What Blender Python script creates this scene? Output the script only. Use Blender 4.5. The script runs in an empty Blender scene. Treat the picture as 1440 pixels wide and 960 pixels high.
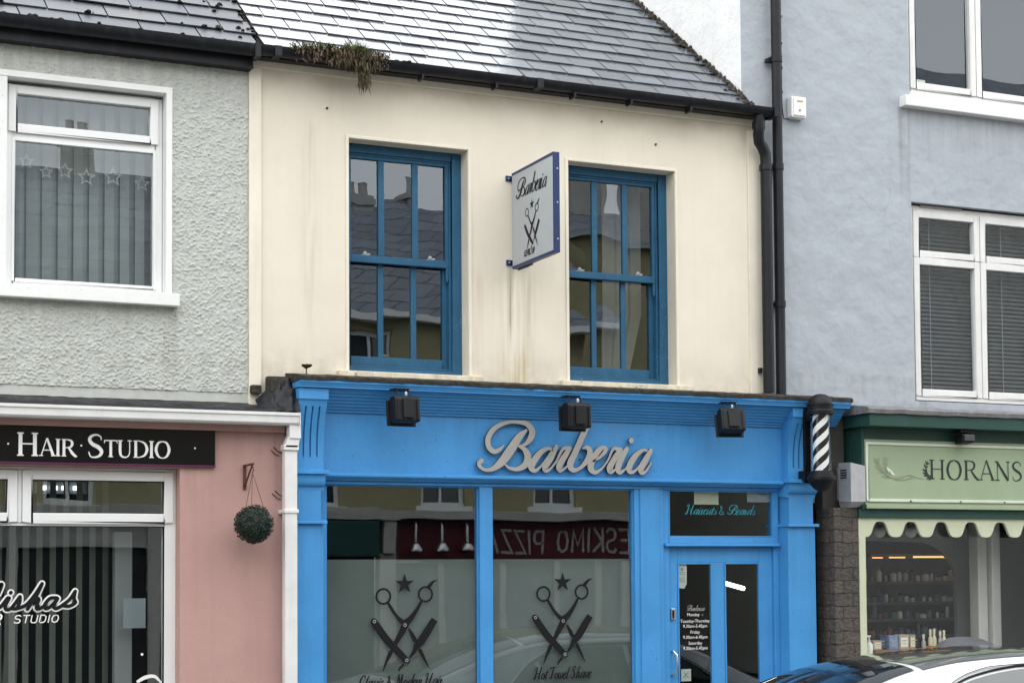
import bpy, bmesh, math, random
from mathutils import Vector, Matrix, noise
random.seed(7)
R = math.radians
sc = bpy.context.scene
COL = sc.collection
WP = {}          # world position of every object's origin

# ---------------------------------------------------------------- mesh helper
class M:
    def __init__(s): s.v = []; s.f = []; s.mi = []; s.cur = 0
    def face(s, pts):
        n = len(s.v); s.v += [tuple(p) for p in pts]; s.f.append(tuple(range(n, n+len(pts)))); s.mi.append(s.cur)
    def raw(s, v, f):
        n = len(s.v); s.v += [tuple(p) for p in v]
        for q in f: s.f.append(tuple(i+n for i in q)); s.mi.append(s.cur)
        return s
    def box(s, x0, x1, y0, y1, z0, z1):
        if x0 > x1: x0, x1 = x1, x0
        if y0 > y1: y0, y1 = y1, y0
        if z0 > z1: z0, z1 = z1, z0
        s.raw([(x0,y0,z0),(x1,y0,z0),(x1,y1,z0),(x0,y1,z0),(x0,y0,z1),(x1,y0,z1),(x1,y1,z1),(x0,y1,z1)],
              [(0,3,2,1),(4,5,6,7),(0,1,5,4),(1,2,6,5),(2,3,7,6),(3,0,4,7)]); return s
    def prism_x(s, prof, x0, x1):          # prof [(y,z)] closed
        n = len(prof)
        s.raw([(x0,y,z) for y,z in prof]+[(x1,y,z) for y,z in prof],
              [tuple(range(n-1,-1,-1)), tuple(range(n,2*n))]+[(i,(i+1)%n,n+(i+1)%n,n+i) for i in range(n)]); return s
    def prism_y(s, prof, y0, y1):          # prof [(x,z)]
        n = len(prof)
        s.raw([(x,y0,z) for x,z in prof]+[(x,y1,z) for x,z in prof],
              [tuple(range(n)), tuple(range(2*n-1,n-1,-1))]+[(i,n+i,n+(i+1)%n,(i+1)%n) for i in range(n)]); return s
    def tube(s, path, r, n=10, caps=True):
        path = [Vector(p) for p in path]; rings = []
        rs = r if isinstance(r, (list, tuple)) else [r]*len(path)
        a = None
        for i, p in enumerate(path):
            t = (path[min(i+1,len(path)-1)]-path[max(i-1,0)]).normalized()
            if a is None: a = t.orthogonal()
            a = (a - t*a.dot(t))
            if a.length < 1e-4: a = t.orthogonal()
            a.normalize(); b = a.cross(t)
            rings.append([p + (a*math.cos(2*math.pi*k/n)+b*math.sin(2*math.pi*k/n))*rs[i] for k in range(n)])
        v = [q for rg in rings for q in rg]
        f = [(i*n+k, i*n+(k+1)%n, (i+1)*n+(k+1)%n, (i+1)*n+k) for i in range(len(path)-1) for k in range(n)]
        if caps: f += [tuple(range(n-1,-1,-1)), tuple(range((len(path)-1)*n, len(path)*n))]
        s.raw(v, f); return s
    def lathe(s, prof, c=(0,0,0), n=20):   # prof [(r,z)] bottom to top
        v = [(c[0]+r*math.cos(2*math.pi*k/n), c[1]+r*math.sin(2*math.pi*k/n), c[2]+z) for r, z in prof for k in range(n)]
        f = [(i*n+k, i*n+(k+1)%n, (i+1)*n+(k+1)%n, (i+1)*n+k) for i in range(len(prof)-1) for k in range(n)]
        f += [tuple(range(n-1,-1,-1)), tuple(range((len(prof)-1)*n, len(prof)*n))]
        s.raw(v, f); return s
    def frame(s, x0, x1, z0, z1, w, y0, y1, wt=None, wb=None):
        wt = wt or w; wb = wb or w
        s.box(x0, x0+w, y0, y1, z0, z1); s.box(x1-w, x1, y0, y1, z0, z1)
        s.box(x0+w, x1-w, y0, y1, z1-wt, z1); s.box(x0+w, x1-w, y0, y1, z0, z0+wb); return s
    def pane(s, x0, x1, z0, z1, y):
        s.face([(x0,y,z0),(x1,y,z0),(x1,y,z1),(x0,y,z1)]); return s
    def wall(s, x0, x1, z0, z1, y, holes=(), depth=.2, back=None):
        xs = sorted({x0,x1,*[c for h in holes for c in h[:2]]}); zs = sorted({z0,z1,*[c for h in holes for c in h[2:]]})
        for i in range(len(xs)-1):
            for j in range(len(zs)-1):
                cx=(xs[i]+xs[i+1])/2; cz=(zs[j]+zs[j+1])/2
                if any(h[0]<cx<h[1] and h[2]<cz<h[3] for h in holes): continue
                s.face([(xs[i],y,zs[j]),(xs[i+1],y,zs[j]),(xs[i+1],y,zs[j+1]),(xs[i],y,zs[j+1])])
        yb = y+depth
        for a,b,c,d in holes:
            s.face([(a,y,c),(a,y,d),(a,yb,d),(a,yb,c)]); s.face([(b,y,c),(b,yb,c),(b,yb,d),(b,y,d)])
            s.face([(a,y,d),(b,y,d),(b,yb,d),(a,yb,d)]); s.face([(a,y,c),(a,yb,c),(b,yb,c),(b,y,c)])
        return s

def tag(o, label=None, cat=None, group=None, kind=None):
    if label: o['label'] = label
    if cat: o['category'] = cat
    if group: o['group'] = group
    if kind: o['kind'] = kind
    return o
def thing(name, label, cat, loc=(0,0,0), rotz=0, group=None):
    o = bpy.data.objects.new(name, None); COL.objects.link(o)
    o.empty_display_size = .1
    o.location = loc; o.rotation_euler = (0,0,rotz); WP[o] = Vector(loc)
    return tag(o, label, cat, group)
def mesh_of(name, m, mat, bevel=0, smooth=False, shift=None):
    me = bpy.data.meshes.new(name)
    v = m.v if shift is None else [(a-shift[0], b-shift[1], c-shift[2]) for a,b,c in m.v]
    me.from_pydata(v, [], m.f)
    mats = mat if isinstance(mat, (list, tuple)) else [mat]
    for q in mats: me.materials.append(q)
    if len(mats) > 1: me.polygons.foreach_set('material_index', m.mi)
    bm = bmesh.new(); bm.from_mesh(me)
    if smooth or bevel:
        bmesh.ops.remove_doubles(bm, verts=bm.verts, dist=1e-5)
    if bevel:
        bmesh.ops.recalc_face_normals(bm, faces=bm.faces)
        es = [e for e in bm.edges if len(e.link_faces) == 2 and e.calc_face_angle(0) > R(35)]
        bmesh.ops.bevel(bm, geom=es, offset=bevel, segments=2, affect='EDGES', clamp_overlap=True, profile=.6)
    bm.to_mesh(me); bm.free()
    if smooth:
        me.polygons.foreach_set('use_smooth', [True]*len(me.polygons))
        try: me.set_sharp_from_angle(angle=R(40))
        except Exception: pass
    me.update()
    return me
def obj(name, m, mat, parent=None, bevel=0, smooth=False, local=False, label=None):
    """a mesh modelled in world coordinates (or in its parent's frame when local)"""
    if parent is None and not local:
        xs = [p[0] for p in m.v]; ys = [p[1] for p in m.v]; zs = [p[2] for p in m.v]
        sh = Vector(((min(xs)+max(xs))/2, (min(ys)+max(ys))/2, min(zs)))
        o = bpy.data.objects.new(name, mesh_of(name, m, mat, bevel, smooth, sh)); o.location = sh; WP[o] = sh
    else:
        o = bpy.data.objects.new(name, mesh_of(name, m, mat, bevel, smooth))
        if parent is not None:
            o.parent = parent
            if local: WP[o] = WP[parent].copy()
            else: o.location = -WP[parent]; WP[o] = Vector((0,0,0))
    COL.objects.link(o)
    if label: o['label'] = label
    return o
def struct(name, m, mat, **k):
    return tag(obj(name, m, mat, **k), kind='structure')
def dup(root, loc, label=None):
    r = root.copy(); COL.objects.link(r); r.location = loc
    if label: r['label'] = label
    for ch in list(root.children):
        c = ch.copy(); COL.objects.link(c); c.parent = r
        for g in list(ch.children):
            d = g.copy(); COL.objects.link(d); d.parent = c
    return r

# ---------------------------------------------------------------- materials
def newmat(name):
    m = bpy.data.materials.new(name); m.use_nodes = True
    nt = m.node_tree; b = nt.nodes['Principled BSDF']
    return m, nt, b
def N(nt, t, **k):
    n = nt.nodes.new(t)
    for a, v in k.items():
        if a.startswith('i_'): n.inputs[int(a[2:])].default_value = v
        else: setattr(n, a, v)
    return n
def mat(name, col, rough=.6, var=.1, vscale=4, bump=0, bscale=80, spec=.4, streak=0, metal=0, detail=4, bump2=0, b2scale=8, ior=1.45, coat=0, rvar=0, dirt=None, fine=0):
    m, nt, b = newmat(name); L = nt.links.new
    geo = N(nt, 'ShaderNodeNewGeometry')
    pos = geo.outputs['Position']
    n1 = N(nt, 'ShaderNodeTexNoise'); n1.inputs['Scale'].default_value = vscale; n1.inputs['Detail'].default_value = detail
    n1.inputs['Roughness'].default_value = .6
    L(pos, n1.inputs['Vector'])
    ramp = N(nt, 'ShaderNodeValToRGB')
    ramp.color_ramp.elements[0].position = .3; ramp.color_ramp.elements[1].position = .7
    ramp.color_ramp.elements[0].color = [c*(1-var) for c in col]+[1]
    ramp.color_ramp.elements[1].color = [min(1, c*(1+var)) for c in col]+[1]
    L(n1.outputs['Fac'], ramp.inputs['Fac'])
    out = ramp.outputs['Color']
    if fine:
        nf = N(nt, 'ShaderNodeTexNoise'); nf.inputs['Scale'].default_value = 140; nf.inputs['Detail'].default_value = 2; L(pos, nf.inputs['Vector'])
        rf = N(nt, 'ShaderNodeMapRange'); rf.inputs['From Min'].default_value = .3; rf.inputs['From Max'].default_value = .7
        rf.inputs['To Min'].default_value = 1-fine; rf.inputs['To Max'].default_value = 1+fine
        L(nf.outputs['Fac'], rf.inputs['Value'])
        mm = N(nt, 'ShaderNodeVectorMath', operation='SCALE'); L(out, mm.inputs[0]); L(rf.outputs[0], mm.inputs['Scale']); out = mm.outputs[0]
    if streak:
        mp = N(nt, 'ShaderNodeMapping'); mp.inputs['Scale'].default_value = (9, 9, .55); L(pos, mp.inputs['Vector'])
        n2 = N(nt, 'ShaderNodeTexNoise'); n2.inputs['Scale'].default_value = 1.6; n2.inputs['Detail'].default_value = 6; n2.inputs['Roughness'].default_value = .65
        L(mp.outputs[0], n2.inputs['Vector'])
        r2 = N(nt, 'ShaderNodeMapRange'); r2.inputs['From Min'].default_value = .52; r2.inputs['From Max'].default_value = .78
        r2.inputs['To Max'].default_value = streak; L(n2.outputs['Fac'], r2.inputs['Value'])
        mx = N(nt, 'ShaderNodeMix', data_type='RGBA'); L(r2.outputs[0], mx.inputs['Factor']); L(out, mx.inputs['A'])
        d = dirt or [c*.35 for c in col]
        mx.inputs['B'].default_value = list(d)+[1]; out = mx.outputs['Result']
    L(out, b.inputs['Base Color'])
    b.inputs['Roughness'].default_value = rough; b.inputs['Metallic'].default_value = metal
    b.inputs['Specular IOR Level'].default_value = spec; b.inputs['IOR'].default_value = ior
    if coat: b.inputs['Coat Weight'].default_value = coat; b.inputs['Coat Roughness'].default_value = .05
    if rvar:
        r3 = N(nt, 'ShaderNodeMapRange'); r3.inputs['From Min'].default_value = .3; r3.inputs['From Max'].default_value = .7
        r3.inputs['To Min'].default_value = max(0, rough-rvar); r3.inputs['To Max'].default_value = rough+rvar
        n3 = N(nt, 'ShaderNodeTexNoise'); n3.inputs['Scale'].default_value = vscale*2.3; L(pos, n3.inputs['Vector'])
        L(n3.outputs['Fac'], r3.inputs['Value']); L(r3.outputs[0], b.inputs['Roughness'])
    last = None
    for s_, d_ in ((bscale, bump), (b2scale, bump2)):
        if d_:
            nb = N(nt, 'ShaderNodeTexNoise'); nb.inputs['Scale'].default_value = s_; nb.inputs['Detail'].default_value = 3; L(pos, nb.inputs['Vector'])
            bp = N(nt, 'ShaderNodeBump'); bp.inputs['Strength'].default_value = 1; bp.inputs['Distance'].default_value = d_
            L(nb.outputs['Fac'], bp.inputs['Height'])
            if last: L(last, bp.inputs['Normal'])
            last = bp.outputs[0]
    if last: L(last, b.inputs['Normal'])
    return m
def glass(name, tint=(.8,.84,.83), ior=2.0, wave=0, wscale=2.2, film=None):
    m = bpy.data.materials.new(name); m.use_nodes = True; nt = m.node_tree; nt.nodes.clear(); L = nt.links.new
    o = N(nt, 'ShaderNodeOutputMaterial'); mix = N(nt, 'ShaderNodeMixShader'); gg = N(nt, 'ShaderNodeNewGeometry')
    dt = N(nt, 'ShaderNodeVectorMath', operation='DOT_PRODUCT'); L(gg.outputs['Normal'], dt.inputs[0]); L(gg.outputs['Incoming'], dt.inputs[1])
    ab = N(nt, 'ShaderNodeMath', operation='ABSOLUTE'); L(dt.outputs['Value'], ab.inputs[0])
    om = N(nt, 'ShaderNodeMath', operation='SUBTRACT'); om.inputs[0].default_value = 1; L(ab.outputs[0], om.inputs[1])
    pw = N(nt, 'ShaderNodeMath', operation='POWER'); L(om.outputs[0], pw.inputs[0]); pw.inputs[1].default_value = 5
    r0 = ((ior-1)/(ior+1))**2
    fr = N(nt, 'ShaderNodeMath', operation='MULTIPLY_ADD'); L(pw.outputs[0], fr.inputs[0]); fr.inputs[1].default_value = 1-r0; fr.inputs[2].default_value = r0; fr.use_clamp = True
    gl = N(nt, 'ShaderNodeBsdfGlossy'); gl.inputs['Roughness'].default_value = 0.0; gl.inputs['Color'].default_value = (.86,.94,1,1)
    tr = N(nt, 'ShaderNodeBsdfTransparent'); tr.inputs['Color'].default_value = tuple(tint)+(1,)
    L(fr.outputs[0], mix.inputs[0]); L(tr.outputs[0], mix.inputs[1]); L(gl.outputs[0], mix.inputs[2]); L(mix.outputs[0], o.inputs[0])
    if wave:
        geo = N(nt, 'ShaderNodeNewGeometry'); nb = N(nt, 'ShaderNodeTexNoise'); nb.inputs['Scale'].default_value = wscale; nb.inputs['Detail'].default_value = 1.5
        L(geo.outputs['Position'], nb.inputs['Vector'])
        bp = N(nt, 'ShaderNodeBump'); bp.inputs['Distance'].default_value = wave; bp.inputs['Strength'].default_value = 1
        L(nb.outputs['Fac'], bp.inputs['Height']); L(bp.outputs[0], gl.inputs['Normal'])
    return m
def emit(name, col, s):
    m, nt, b = newmat(name); b.inputs['Base Color'].default_value = tuple(col)+(1,)
    b.inputs['Emission Color'].default_value = tuple(col)+(1,); b.inputs['Emission Strength'].default_value = s
    return m
def cream_mat():
    """cream masonry paint with soot streaks, a rust run under the sign bracket and grime at the foot"""
    m = mat('cream_render', (.70,.645,.54), .75, .05, 1.3, bump=.0012, bscale=180, spec=.25, streak=.10, dirt=(.42,.36,.24), bump2=.004, b2scale=5, fine=.03)
    nt = m.node_tree; L = nt.links.new; b = nt.nodes['Principled BSDF']
    src = b.inputs['Base Color'].links[0].from_socket
    geo = N(nt, 'ShaderNodeNewGeometry'); sep = N(nt, 'ShaderNodeSeparateXYZ'); L(geo.outputs['Position'], sep.inputs[0])
    def mth(op, a, b_=None, clamp=False):
        n = N(nt, 'ShaderNodeMath', operation=op); n.use_clamp = clamp
        for i, q in enumerate((a, b_)):
            if q is None: continue
            if isinstance(q, (int, float)): n.inputs[i].default_value = q
            else: L(q, n.inputs[i])
        return n.outputs[0]
    def mapr(v, a, b_, c=0, d=1):
        n = N(nt, 'ShaderNodeMapRange'); L(v, n.inputs['Value'])
        for k, q in (('From Min',a),('From Max',b_),('To Min',c),('To Max',d)): n.inputs[k].default_value = q
        return n.outputs[0]
    mp = N(nt, 'ShaderNodeMapping'); mp.inputs['Scale'].default_value = (26,26,1.5); L(geo.outputs['Position'], mp.inputs['Vector'])
    ns = N(nt, 'ShaderNodeTexNoise'); ns.inputs['Scale'].default_value = 1.; ns.inputs['Detail'].default_value = 6; L(mp.outputs[0], ns.inputs['Vector'])
    nsv = mapr(ns.outputs['Fac'], .38, .7)
    cur = src
    def stain(cur, cx, w, ztop, zbot, amt, col, fade=True):
        dx = mth('ABSOLUTE', mth('SUBTRACT', sep.outputs[0], cx))
        fx = mapr(dx, 0, w, 1, 0)
        fz = mth('MULTIPLY', mapr(sep.outputs[2], ztop+.04, ztop-.12), mapr(sep.outputs[2], zbot-.1, zbot+.3 if fade else zbot))
        f = mth('MULTIPLY', mth('MULTIPLY', mth('MULTIPLY', fx, fz), nsv), amt, True)
        mx = N(nt, 'ShaderNodeMix', data_type='RGBA'); L(f, mx.inputs['Factor']); L(cur, mx.inputs['A']); mx.inputs['B'].default_value = col+(1,)
        return mx.outputs['Result']
    cur = stain(cur, 5.17, .045, 4.25, 3.5, .9, (.20,.18,.13))
    cur = stain(cur, 5.22, .25, 4.22, 3.35, .45, (.36,.31,.20), False)
    cur = stain(cur, 5.21, .14, 3.65, 3.3, 1.0, (.42,.30,.10), False)
    cur = stain(cur, 5.33, .05, 4.2, 3.7, .5, (.25,.22,.16))
    cur = stain(cur, 3.62, .10, 5.2, 3.6, .35, (.30,.26,.18))
    cur = stain(cur, 4.92, .05, 4.2, 3.4, .5, (.33,.28,.2))
    # grime at foot of the wall and under the eaves
    g = mth('MULTIPLY', mapr(sep.outputs[2], 3.62, 3.33), mapr(n_noise(nt, geo, 9), .35, .7, .0, .5), True)
    mx = N(nt, 'ShaderNodeMix', data_type='RGBA'); L(g, mx.inputs['Factor']); L(cur, mx.inputs['A']); mx.inputs['B'].default_value = (.36,.31,.21,1); cur = mx.outputs['Result']
    g = mth('MULTIPLY', mapr(sep.outputs[2], 5.2, 5.5), mapr(n_noise(nt, geo, 4), .35, .7, .0, .4), True)
    mx = N(nt, 'ShaderNodeMix', data_type='RGBA'); L(g, mx.inputs['Factor']); L(cur, mx.inputs['A']); mx.inputs['B'].default_value = (.40,.36,.27,1); cur = mx.outputs['Result']
    L(cur, b.inputs['Base Color'])
    return m
def n_noise(nt, geo, s):
    n = N(nt, 'ShaderNodeTexNoise'); n.inputs['Scale'].default_value = s; n.inputs['Detail'].default_value = 5
    nt.links.new(geo.outputs['Position'], n.inputs['Vector']); return n.outputs['Fac']
def brick_mat(name, c1, c2, mortar, sx, bump=.01):
    m, nt, b = newmat(name); L = nt.links.new
    geo = N(nt, 'ShaderNodeNewGeometry'); sep = N(nt, 'ShaderNodeSeparateXYZ'); L(geo.outputs['Position'], sep.inputs[0])
    ad = N(nt, 'ShaderNodeMath', operation='ADD'); L(sep.outputs[0], ad.inputs[0]); L(sep.outputs[1], ad.inputs[1])
    cb = N(nt, 'ShaderNodeCombineXYZ'); L(ad.outputs[0], cb.inputs[0]); L(sep.outputs[2], cb.inputs[1])
    ns = N(nt, 'ShaderNodeTexNoise'); ns.inputs['Scale'].default_value = 9; L(geo.outputs['Position'], ns.inputs['Vector'])
    va = N(nt, 'ShaderNodeVectorMath', operation='MULTIPLY_ADD'); L(ns.outputs['Color'], va.inputs[0]); va.inputs[1].default_value = (.05,.05,.05); L(cb.outputs[0], va.inputs[2])
    br = N(nt, 'ShaderNodeTexBrick'); br.inputs['Scale'].default_value = sx; br.inputs['Mortar Size'].default_value = .025; br.inputs['Mortar Smooth'].default_value = .5
    br.inputs['Color1'].default_value = c1+(1,); br.inputs['Color2'].default_value = c2+(1,); br.inputs['Mortar'].default_value = mortar+(1,)
    br.inputs['Brick Width'].default_value = 1.0; br.inputs['Row Height'].default_value = .5
    L(va.outputs[0], br.inputs['Vector'])
    n2 = N(nt, 'ShaderNodeTexNoise'); n2.inputs['Scale'].default_value = 35; n2.inputs['Detail'].default_value = 5; L(geo.outputs['Position'], n2.inputs['Vector'])
    mr = N(nt, 'ShaderNodeMapRange'); mr.inputs['To Min'].default_value = .45; mr.inputs['To Max'].default_value = 1.6; L(n2.outputs['Fac'], mr.inputs['Value'])
    vm = N(nt, 'ShaderNodeVectorMath', operation='SCALE'); L(br.outputs['Color'], vm.inputs[0]); L(mr.outputs[0], vm.inputs['Scale'])
    L(vm.outputs[0], b.inputs['Base Color']); b.inputs['Roughness'].default_value = .85
    ma = N(nt, 'ShaderNodeMath', operation='MULTIPLY_ADD'); L(n2.outputs['Fac'], ma.inputs[0]); ma.inputs[1].default_value = .9
    iv = N(nt, 'ShaderNodeMath', operation='SUBTRACT'); iv.inputs[0].default_value = 1; L(br.outputs['Fac'], iv.inputs[1]); L(iv.outputs[0], ma.inputs[2])
    bp = N(nt, 'ShaderNodeBump'); bp.inputs['Distance'].default_value = bump; L(ma.outputs[0], bp.inputs['Height']); L(bp.outputs[0], b.inputs['Normal'])
    return m
def slate_mat(name, col, var, rough, rvar, spec, ior, moss=0):
    """one tone per slate (random per mesh island) plus noise and optional lichen"""
    m, nt, b = newmat(name); L = nt.links.new
    geo = N(nt, 'ShaderNodeNewGeometry')
    n1 = N(nt, 'ShaderNodeTexNoise'); n1.inputs['Scale'].default_value = 5; n1.inputs['Detail'].default_value = 6; L(geo.outputs['Position'], n1.inputs['Vector'])
    ad = N(nt, 'ShaderNodeMath', operation='ADD'); L(geo.outputs['Random Per Island'], ad.inputs[0]); L(n1.outputs['Fac'], ad.inputs[1])
    mr = N(nt, 'ShaderNodeMapRange'); mr.inputs['From Max'].default_value = 2; mr.inputs['To Min'].default_value = 1-var; mr.inputs['To Max'].default_value = 1+var
    L(ad.outputs[0], mr.inputs['Value'])
    vm = N(nt, 'ShaderNodeVectorMath', operation='SCALE'); vm.inputs[0].default_value = col; L(mr.outputs[0], vm.inputs['Scale']); cur = vm.outputs[0]
    if moss:
        n3 = N(nt, 'ShaderNodeTexNoise'); n3.inputs['Scale'].default_value = 7; n3.inputs['Detail'].default_value = 8; n3.inputs['Roughness'].default_value = .75; L(geo.outputs['Position'], n3.inputs['Vector'])
        m3 = N(nt, 'ShaderNodeMapRange'); m3.inputs['From Min'].default_value = .58; m3.inputs['From Max'].default_value = .72; m3.inputs['To Max'].default_value = moss; L(n3.outputs['Fac'], m3.inputs['Value'])
        mx = N(nt, 'ShaderNodeMix', data_type='RGBA'); L(m3.outputs[0], mx.inputs['Factor']); L(cur, mx.inputs['A']); mx.inputs['B'].default_value = (.035,.036,.032,1); cur = mx.outputs['Result']
    L(cur, b.inputs['Base Color'])
    r3 = N(nt, 'ShaderNodeMapRange'); r3.inputs['From Max'].default_value = 2; r3.inputs['To Min'].default_value = max(.02,rough-rvar); r3.inputs['To Max'].default_value = rough+rvar; L(ad.outputs[0], r3.inputs['Value']); L(r3.outputs[0], b.inputs['Roughness'])
    b.inputs['Specular IOR Level'].default_value = spec; b.inputs['IOR'].default_value = ior; b.inputs['Specular Tint'].default_value = (.86,.93,1.0,1)
    nb = N(nt, 'ShaderNodeTexNoise'); nb.inputs['Scale'].default_value = 30; nb.inputs['Detail'].default_value = 4; L(geo.outputs['Position'], nb.inputs['Vector'])
    bp = N(nt, 'ShaderNodeBump'); bp.inputs['Distance'].default_value = .0015; L(nb.outputs['Fac'], bp.inputs['Height']); L(bp.outputs[0], b.inputs['Normal'])
    return m

MT = {}
MT['cream'] = cream_mat()
MT['creamtrim'] = mat('cream_trim', (.72,.67,.565), .7, .06, 3, spec=.25, streak=.18, dirt=(.33,.29,.2), bump=.0008, bscale=150)
MT['reveal'] = mat('cream_reveal', (.66,.61,.51), .8, .07, 4, spec=.2, streak=.15, dirt=(.3,.27,.2))
MT['sill'] = mat('painted_sill', (.66,.60,.47), .8, .15, 9, spec=.2, streak=.5, dirt=(.12,.11,.09), bump=.002, bscale=60)
MT['dash'] = mat('pebbledash', (.47,.485,.455), .85, .07, 14, bump=.004, bscale=95, spec=.2, streak=.12, dirt=(.33,.34,.32), fine=.05)
MT['white'] = mat('white_masonry_paint', (.75,.76,.745), .6, .05, 5, spec=.3, streak=.12, dirt=(.42,.42,.38), bump=.001, bscale=70)
MT['gable'] = mat('weathered_white_gable', (.62,.63,.625), .8, .06, 3, spec=.2, streak=.35, dirt=(.36,.37,.33), bump=.003, bscale=40, bump2=.012, b2scale=6)
MT['upvc'] = mat('white_upvc', (.76,.77,.765), .3, .025, 3, spec=.5, streak=.06, dirt=(.5,.5,.46))
MT['upvc2'] = mat('aged_white_upvc', (.68,.68,.665), .4, .06, 6, spec=.5, streak=.25, dirt=(.38,.37,.33))
MT['bluegrey'] = mat('blue_grey_render', (.355,.387,.425), .75, .05, 1.1, bump=.0015, bscale=120, spec=.25, streak=.28, dirt=(.29,.315,.335), bump2=.026, b2scale=4.6, fine=.02)
def cracks(m, dark, scale, lo=.012, patch=None):
    nt = m.node_tree; L = nt.links.new; b = nt.nodes['Principled BSDF']; src = b.inputs['Base Color'].links[0].from_socket
    geo = N(nt, 'ShaderNodeNewGeometry'); ns = N(nt, 'ShaderNodeTexNoise'); ns.inputs['Scale'].default_value = 3; ns.inputs['Detail'].default_value = 6; L(geo.outputs['Position'], ns.inputs['Vector'])
    va = N(nt, 'ShaderNodeVectorMath', operation='MULTIPLY_ADD'); L(ns.outputs['Color'], va.inputs[0]); va.inputs[1].default_value = (.35,.35,.35); L(geo.outputs['Position'], va.inputs[2])
    vo = N(nt, 'ShaderNodeTexVoronoi', feature='DISTANCE_TO_EDGE'); vo.inputs['Scale'].default_value = scale; L(va.outputs[0], vo.inputs['Vector'])
    mr = N(nt, 'ShaderNodeMapRange'); mr.inputs['From Min'].default_value = 0; mr.inputs['From Max'].default_value = lo; mr.inputs['To Min'].default_value = 1; mr.inputs['To Max'].default_value = 0; L(vo.outputs['Distance'], mr.inputs['Value'])
    n2 = N(nt, 'ShaderNodeTexNoise'); n2.inputs['Scale'].default_value = 1.1; L(geo.outputs['Position'], n2.inputs['Vector'])
    m2 = N(nt, 'ShaderNodeMapRange'); m2.inputs['From Min'].default_value = .5; m2.inputs['From Max'].default_value = .62; m2.inputs['To Max'].default_value = .28; L(n2.outputs['Fac'], m2.inputs['Value'])
    mu = N(nt, 'ShaderNodeMath', operation='MULTIPLY'); L(mr.outputs[0], mu.inputs[0]); L(m2.outputs[0], mu.inputs[1])
    mx = N(nt, 'ShaderNodeMix', data_type='RGBA'); L(mu.outputs[0], mx.inputs['Factor']); L(src, mx.inputs['A']); mx.inputs['B'].default_value = dark+(1,); L(mx.outputs['Result'], b.inputs['Base Color'])
    if patch:      # repainted patches: a slightly different shade with soft irregular edges
        n3 = N(nt, 'ShaderNodeTexNoise'); n3.inputs['Scale'].default_value = .9; n3.inputs['Detail'].default_value = 8; n3.inputs['Roughness'].default_value = .7; L(geo.outputs['Position'], n3.inputs['Vector'])
        m3 = N(nt, 'ShaderNodeMapRange'); m3.inputs['From Min'].default_value = .5; m3.inputs['From Max'].default_value = .56; m3.inputs['To Max'].default_value = .5; L(n3.outputs['Fac'], m3.inputs['Value'])
        m4 = N(nt, 'ShaderNodeMix', data_type='RGBA'); L(m3.outputs[0], m4.inputs['Factor']); L(mx.outputs['Result'], m4.inputs['A']); m4.inputs['B'].default_value = patch+(1,); L(m4.outputs['Result'], b.inputs['Base Color'])
def chips(m, col, scale=38, lo=.70, amt=.7, big=1.3):
    """small flaked spots, gathered in patches"""
    nt = m.node_tree; L = nt.links.new; b = nt.nodes['Principled BSDF']; src = b.inputs['Base Color'].links[0].from_socket
    geo = N(nt, 'ShaderNodeNewGeometry'); ns = N(nt, 'ShaderNodeTexNoise'); ns.inputs['Scale'].default_value = scale; ns.inputs['Detail'].default_value = 3; L(geo.outputs['Position'], ns.inputs['Vector'])
    mr = N(nt, 'ShaderNodeMapRange'); mr.inputs['From Min'].default_value = lo; mr.inputs['From Max'].default_value = lo+.03; mr.inputs['To Max'].default_value = amt; L(ns.outputs['Fac'], mr.inputs['Value'])
    n2 = N(nt, 'ShaderNodeTexNoise'); n2.inputs['Scale'].default_value = big; n2.inputs['Detail'].default_value = 3; L(geo.outputs['Position'], n2.inputs['Vector'])
    m2 = N(nt, 'ShaderNodeMapRange'); m2.inputs['From Min'].default_value = .45; m2.inputs['From Max'].default_value = .6; L(n2.outputs['Fac'], m2.inputs['Value'])
    mu = N(nt, 'ShaderNodeMath', operation='MULTIPLY'); L(mr.outputs[0], mu.inputs[0]); L(m2.outputs[0], mu.inputs[1])
    mx = N(nt, 'ShaderNodeMix', data_type='RGBA'); L(mu.outputs[0], mx.inputs['Factor']); L(src, mx.inputs['A']); mx.inputs['B'].default_value = col+(1,); L(mx.outputs['Result'], b.inputs['Base Color'])
cracks(MT['bluegrey'], (.20,.22,.24), .9, .006, (.365,.395,.428))
MT['pink'] = mat('pink_render', (.435,.272,.245), .75, .045, 2.2, bump=.0015, bscale=160, spec=.25, streak=.22, dirt=(.31,.18,.165), bump2=.004, b2scale=6, fine=.05)
MT['blue'] = mat('bright_blue_gloss_paint', (.056,.265,.575), .42, .07, 2.5, spec=.4, streak=.26, dirt=(.066,.205,.37), bump=.0008, bscale=70, bump2=.002, b2scale=9, fine=.03, rvar=.10)
MT['sash'] = mat('weathered_teal_blue_paint', (.022,.096,.180), .5, .14, 6, spec=.28, streak=.25, dirt=(.04,.14,.235), bump=.0006, bscale=80)
MT['signblue'] = mat('dark_blue_painted_steel', (.006,.024,.10), .4, .15, 12, spec=.5)
MT['signface'] = mat('pale_grey_sign_face', (.37,.40,.415), .35, .03, 4, spec=.4, streak=.05)
MT['black'] = mat('black_gutter_plastic', (.009,.010,.014), .45, .25, 9, spec=.3, streak=.4, dirt=(.05,.055,.05))
MT['blackgloss'] = mat('black_gloss', (.006,.006,.008), .2, .1, 5, spec=.22)
MT['blackmatt'] = mat('black_vinyl', (.006,.006,.008), .6, .1, 5, spec=.25)
MT['lampblack'] = mat('black_cast_aluminium', (.006,.0065,.008), .5, .2, 15, spec=.3, streak=.4, dirt=(.03,.032,.035), bump=.001, bscale=120)
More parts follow.
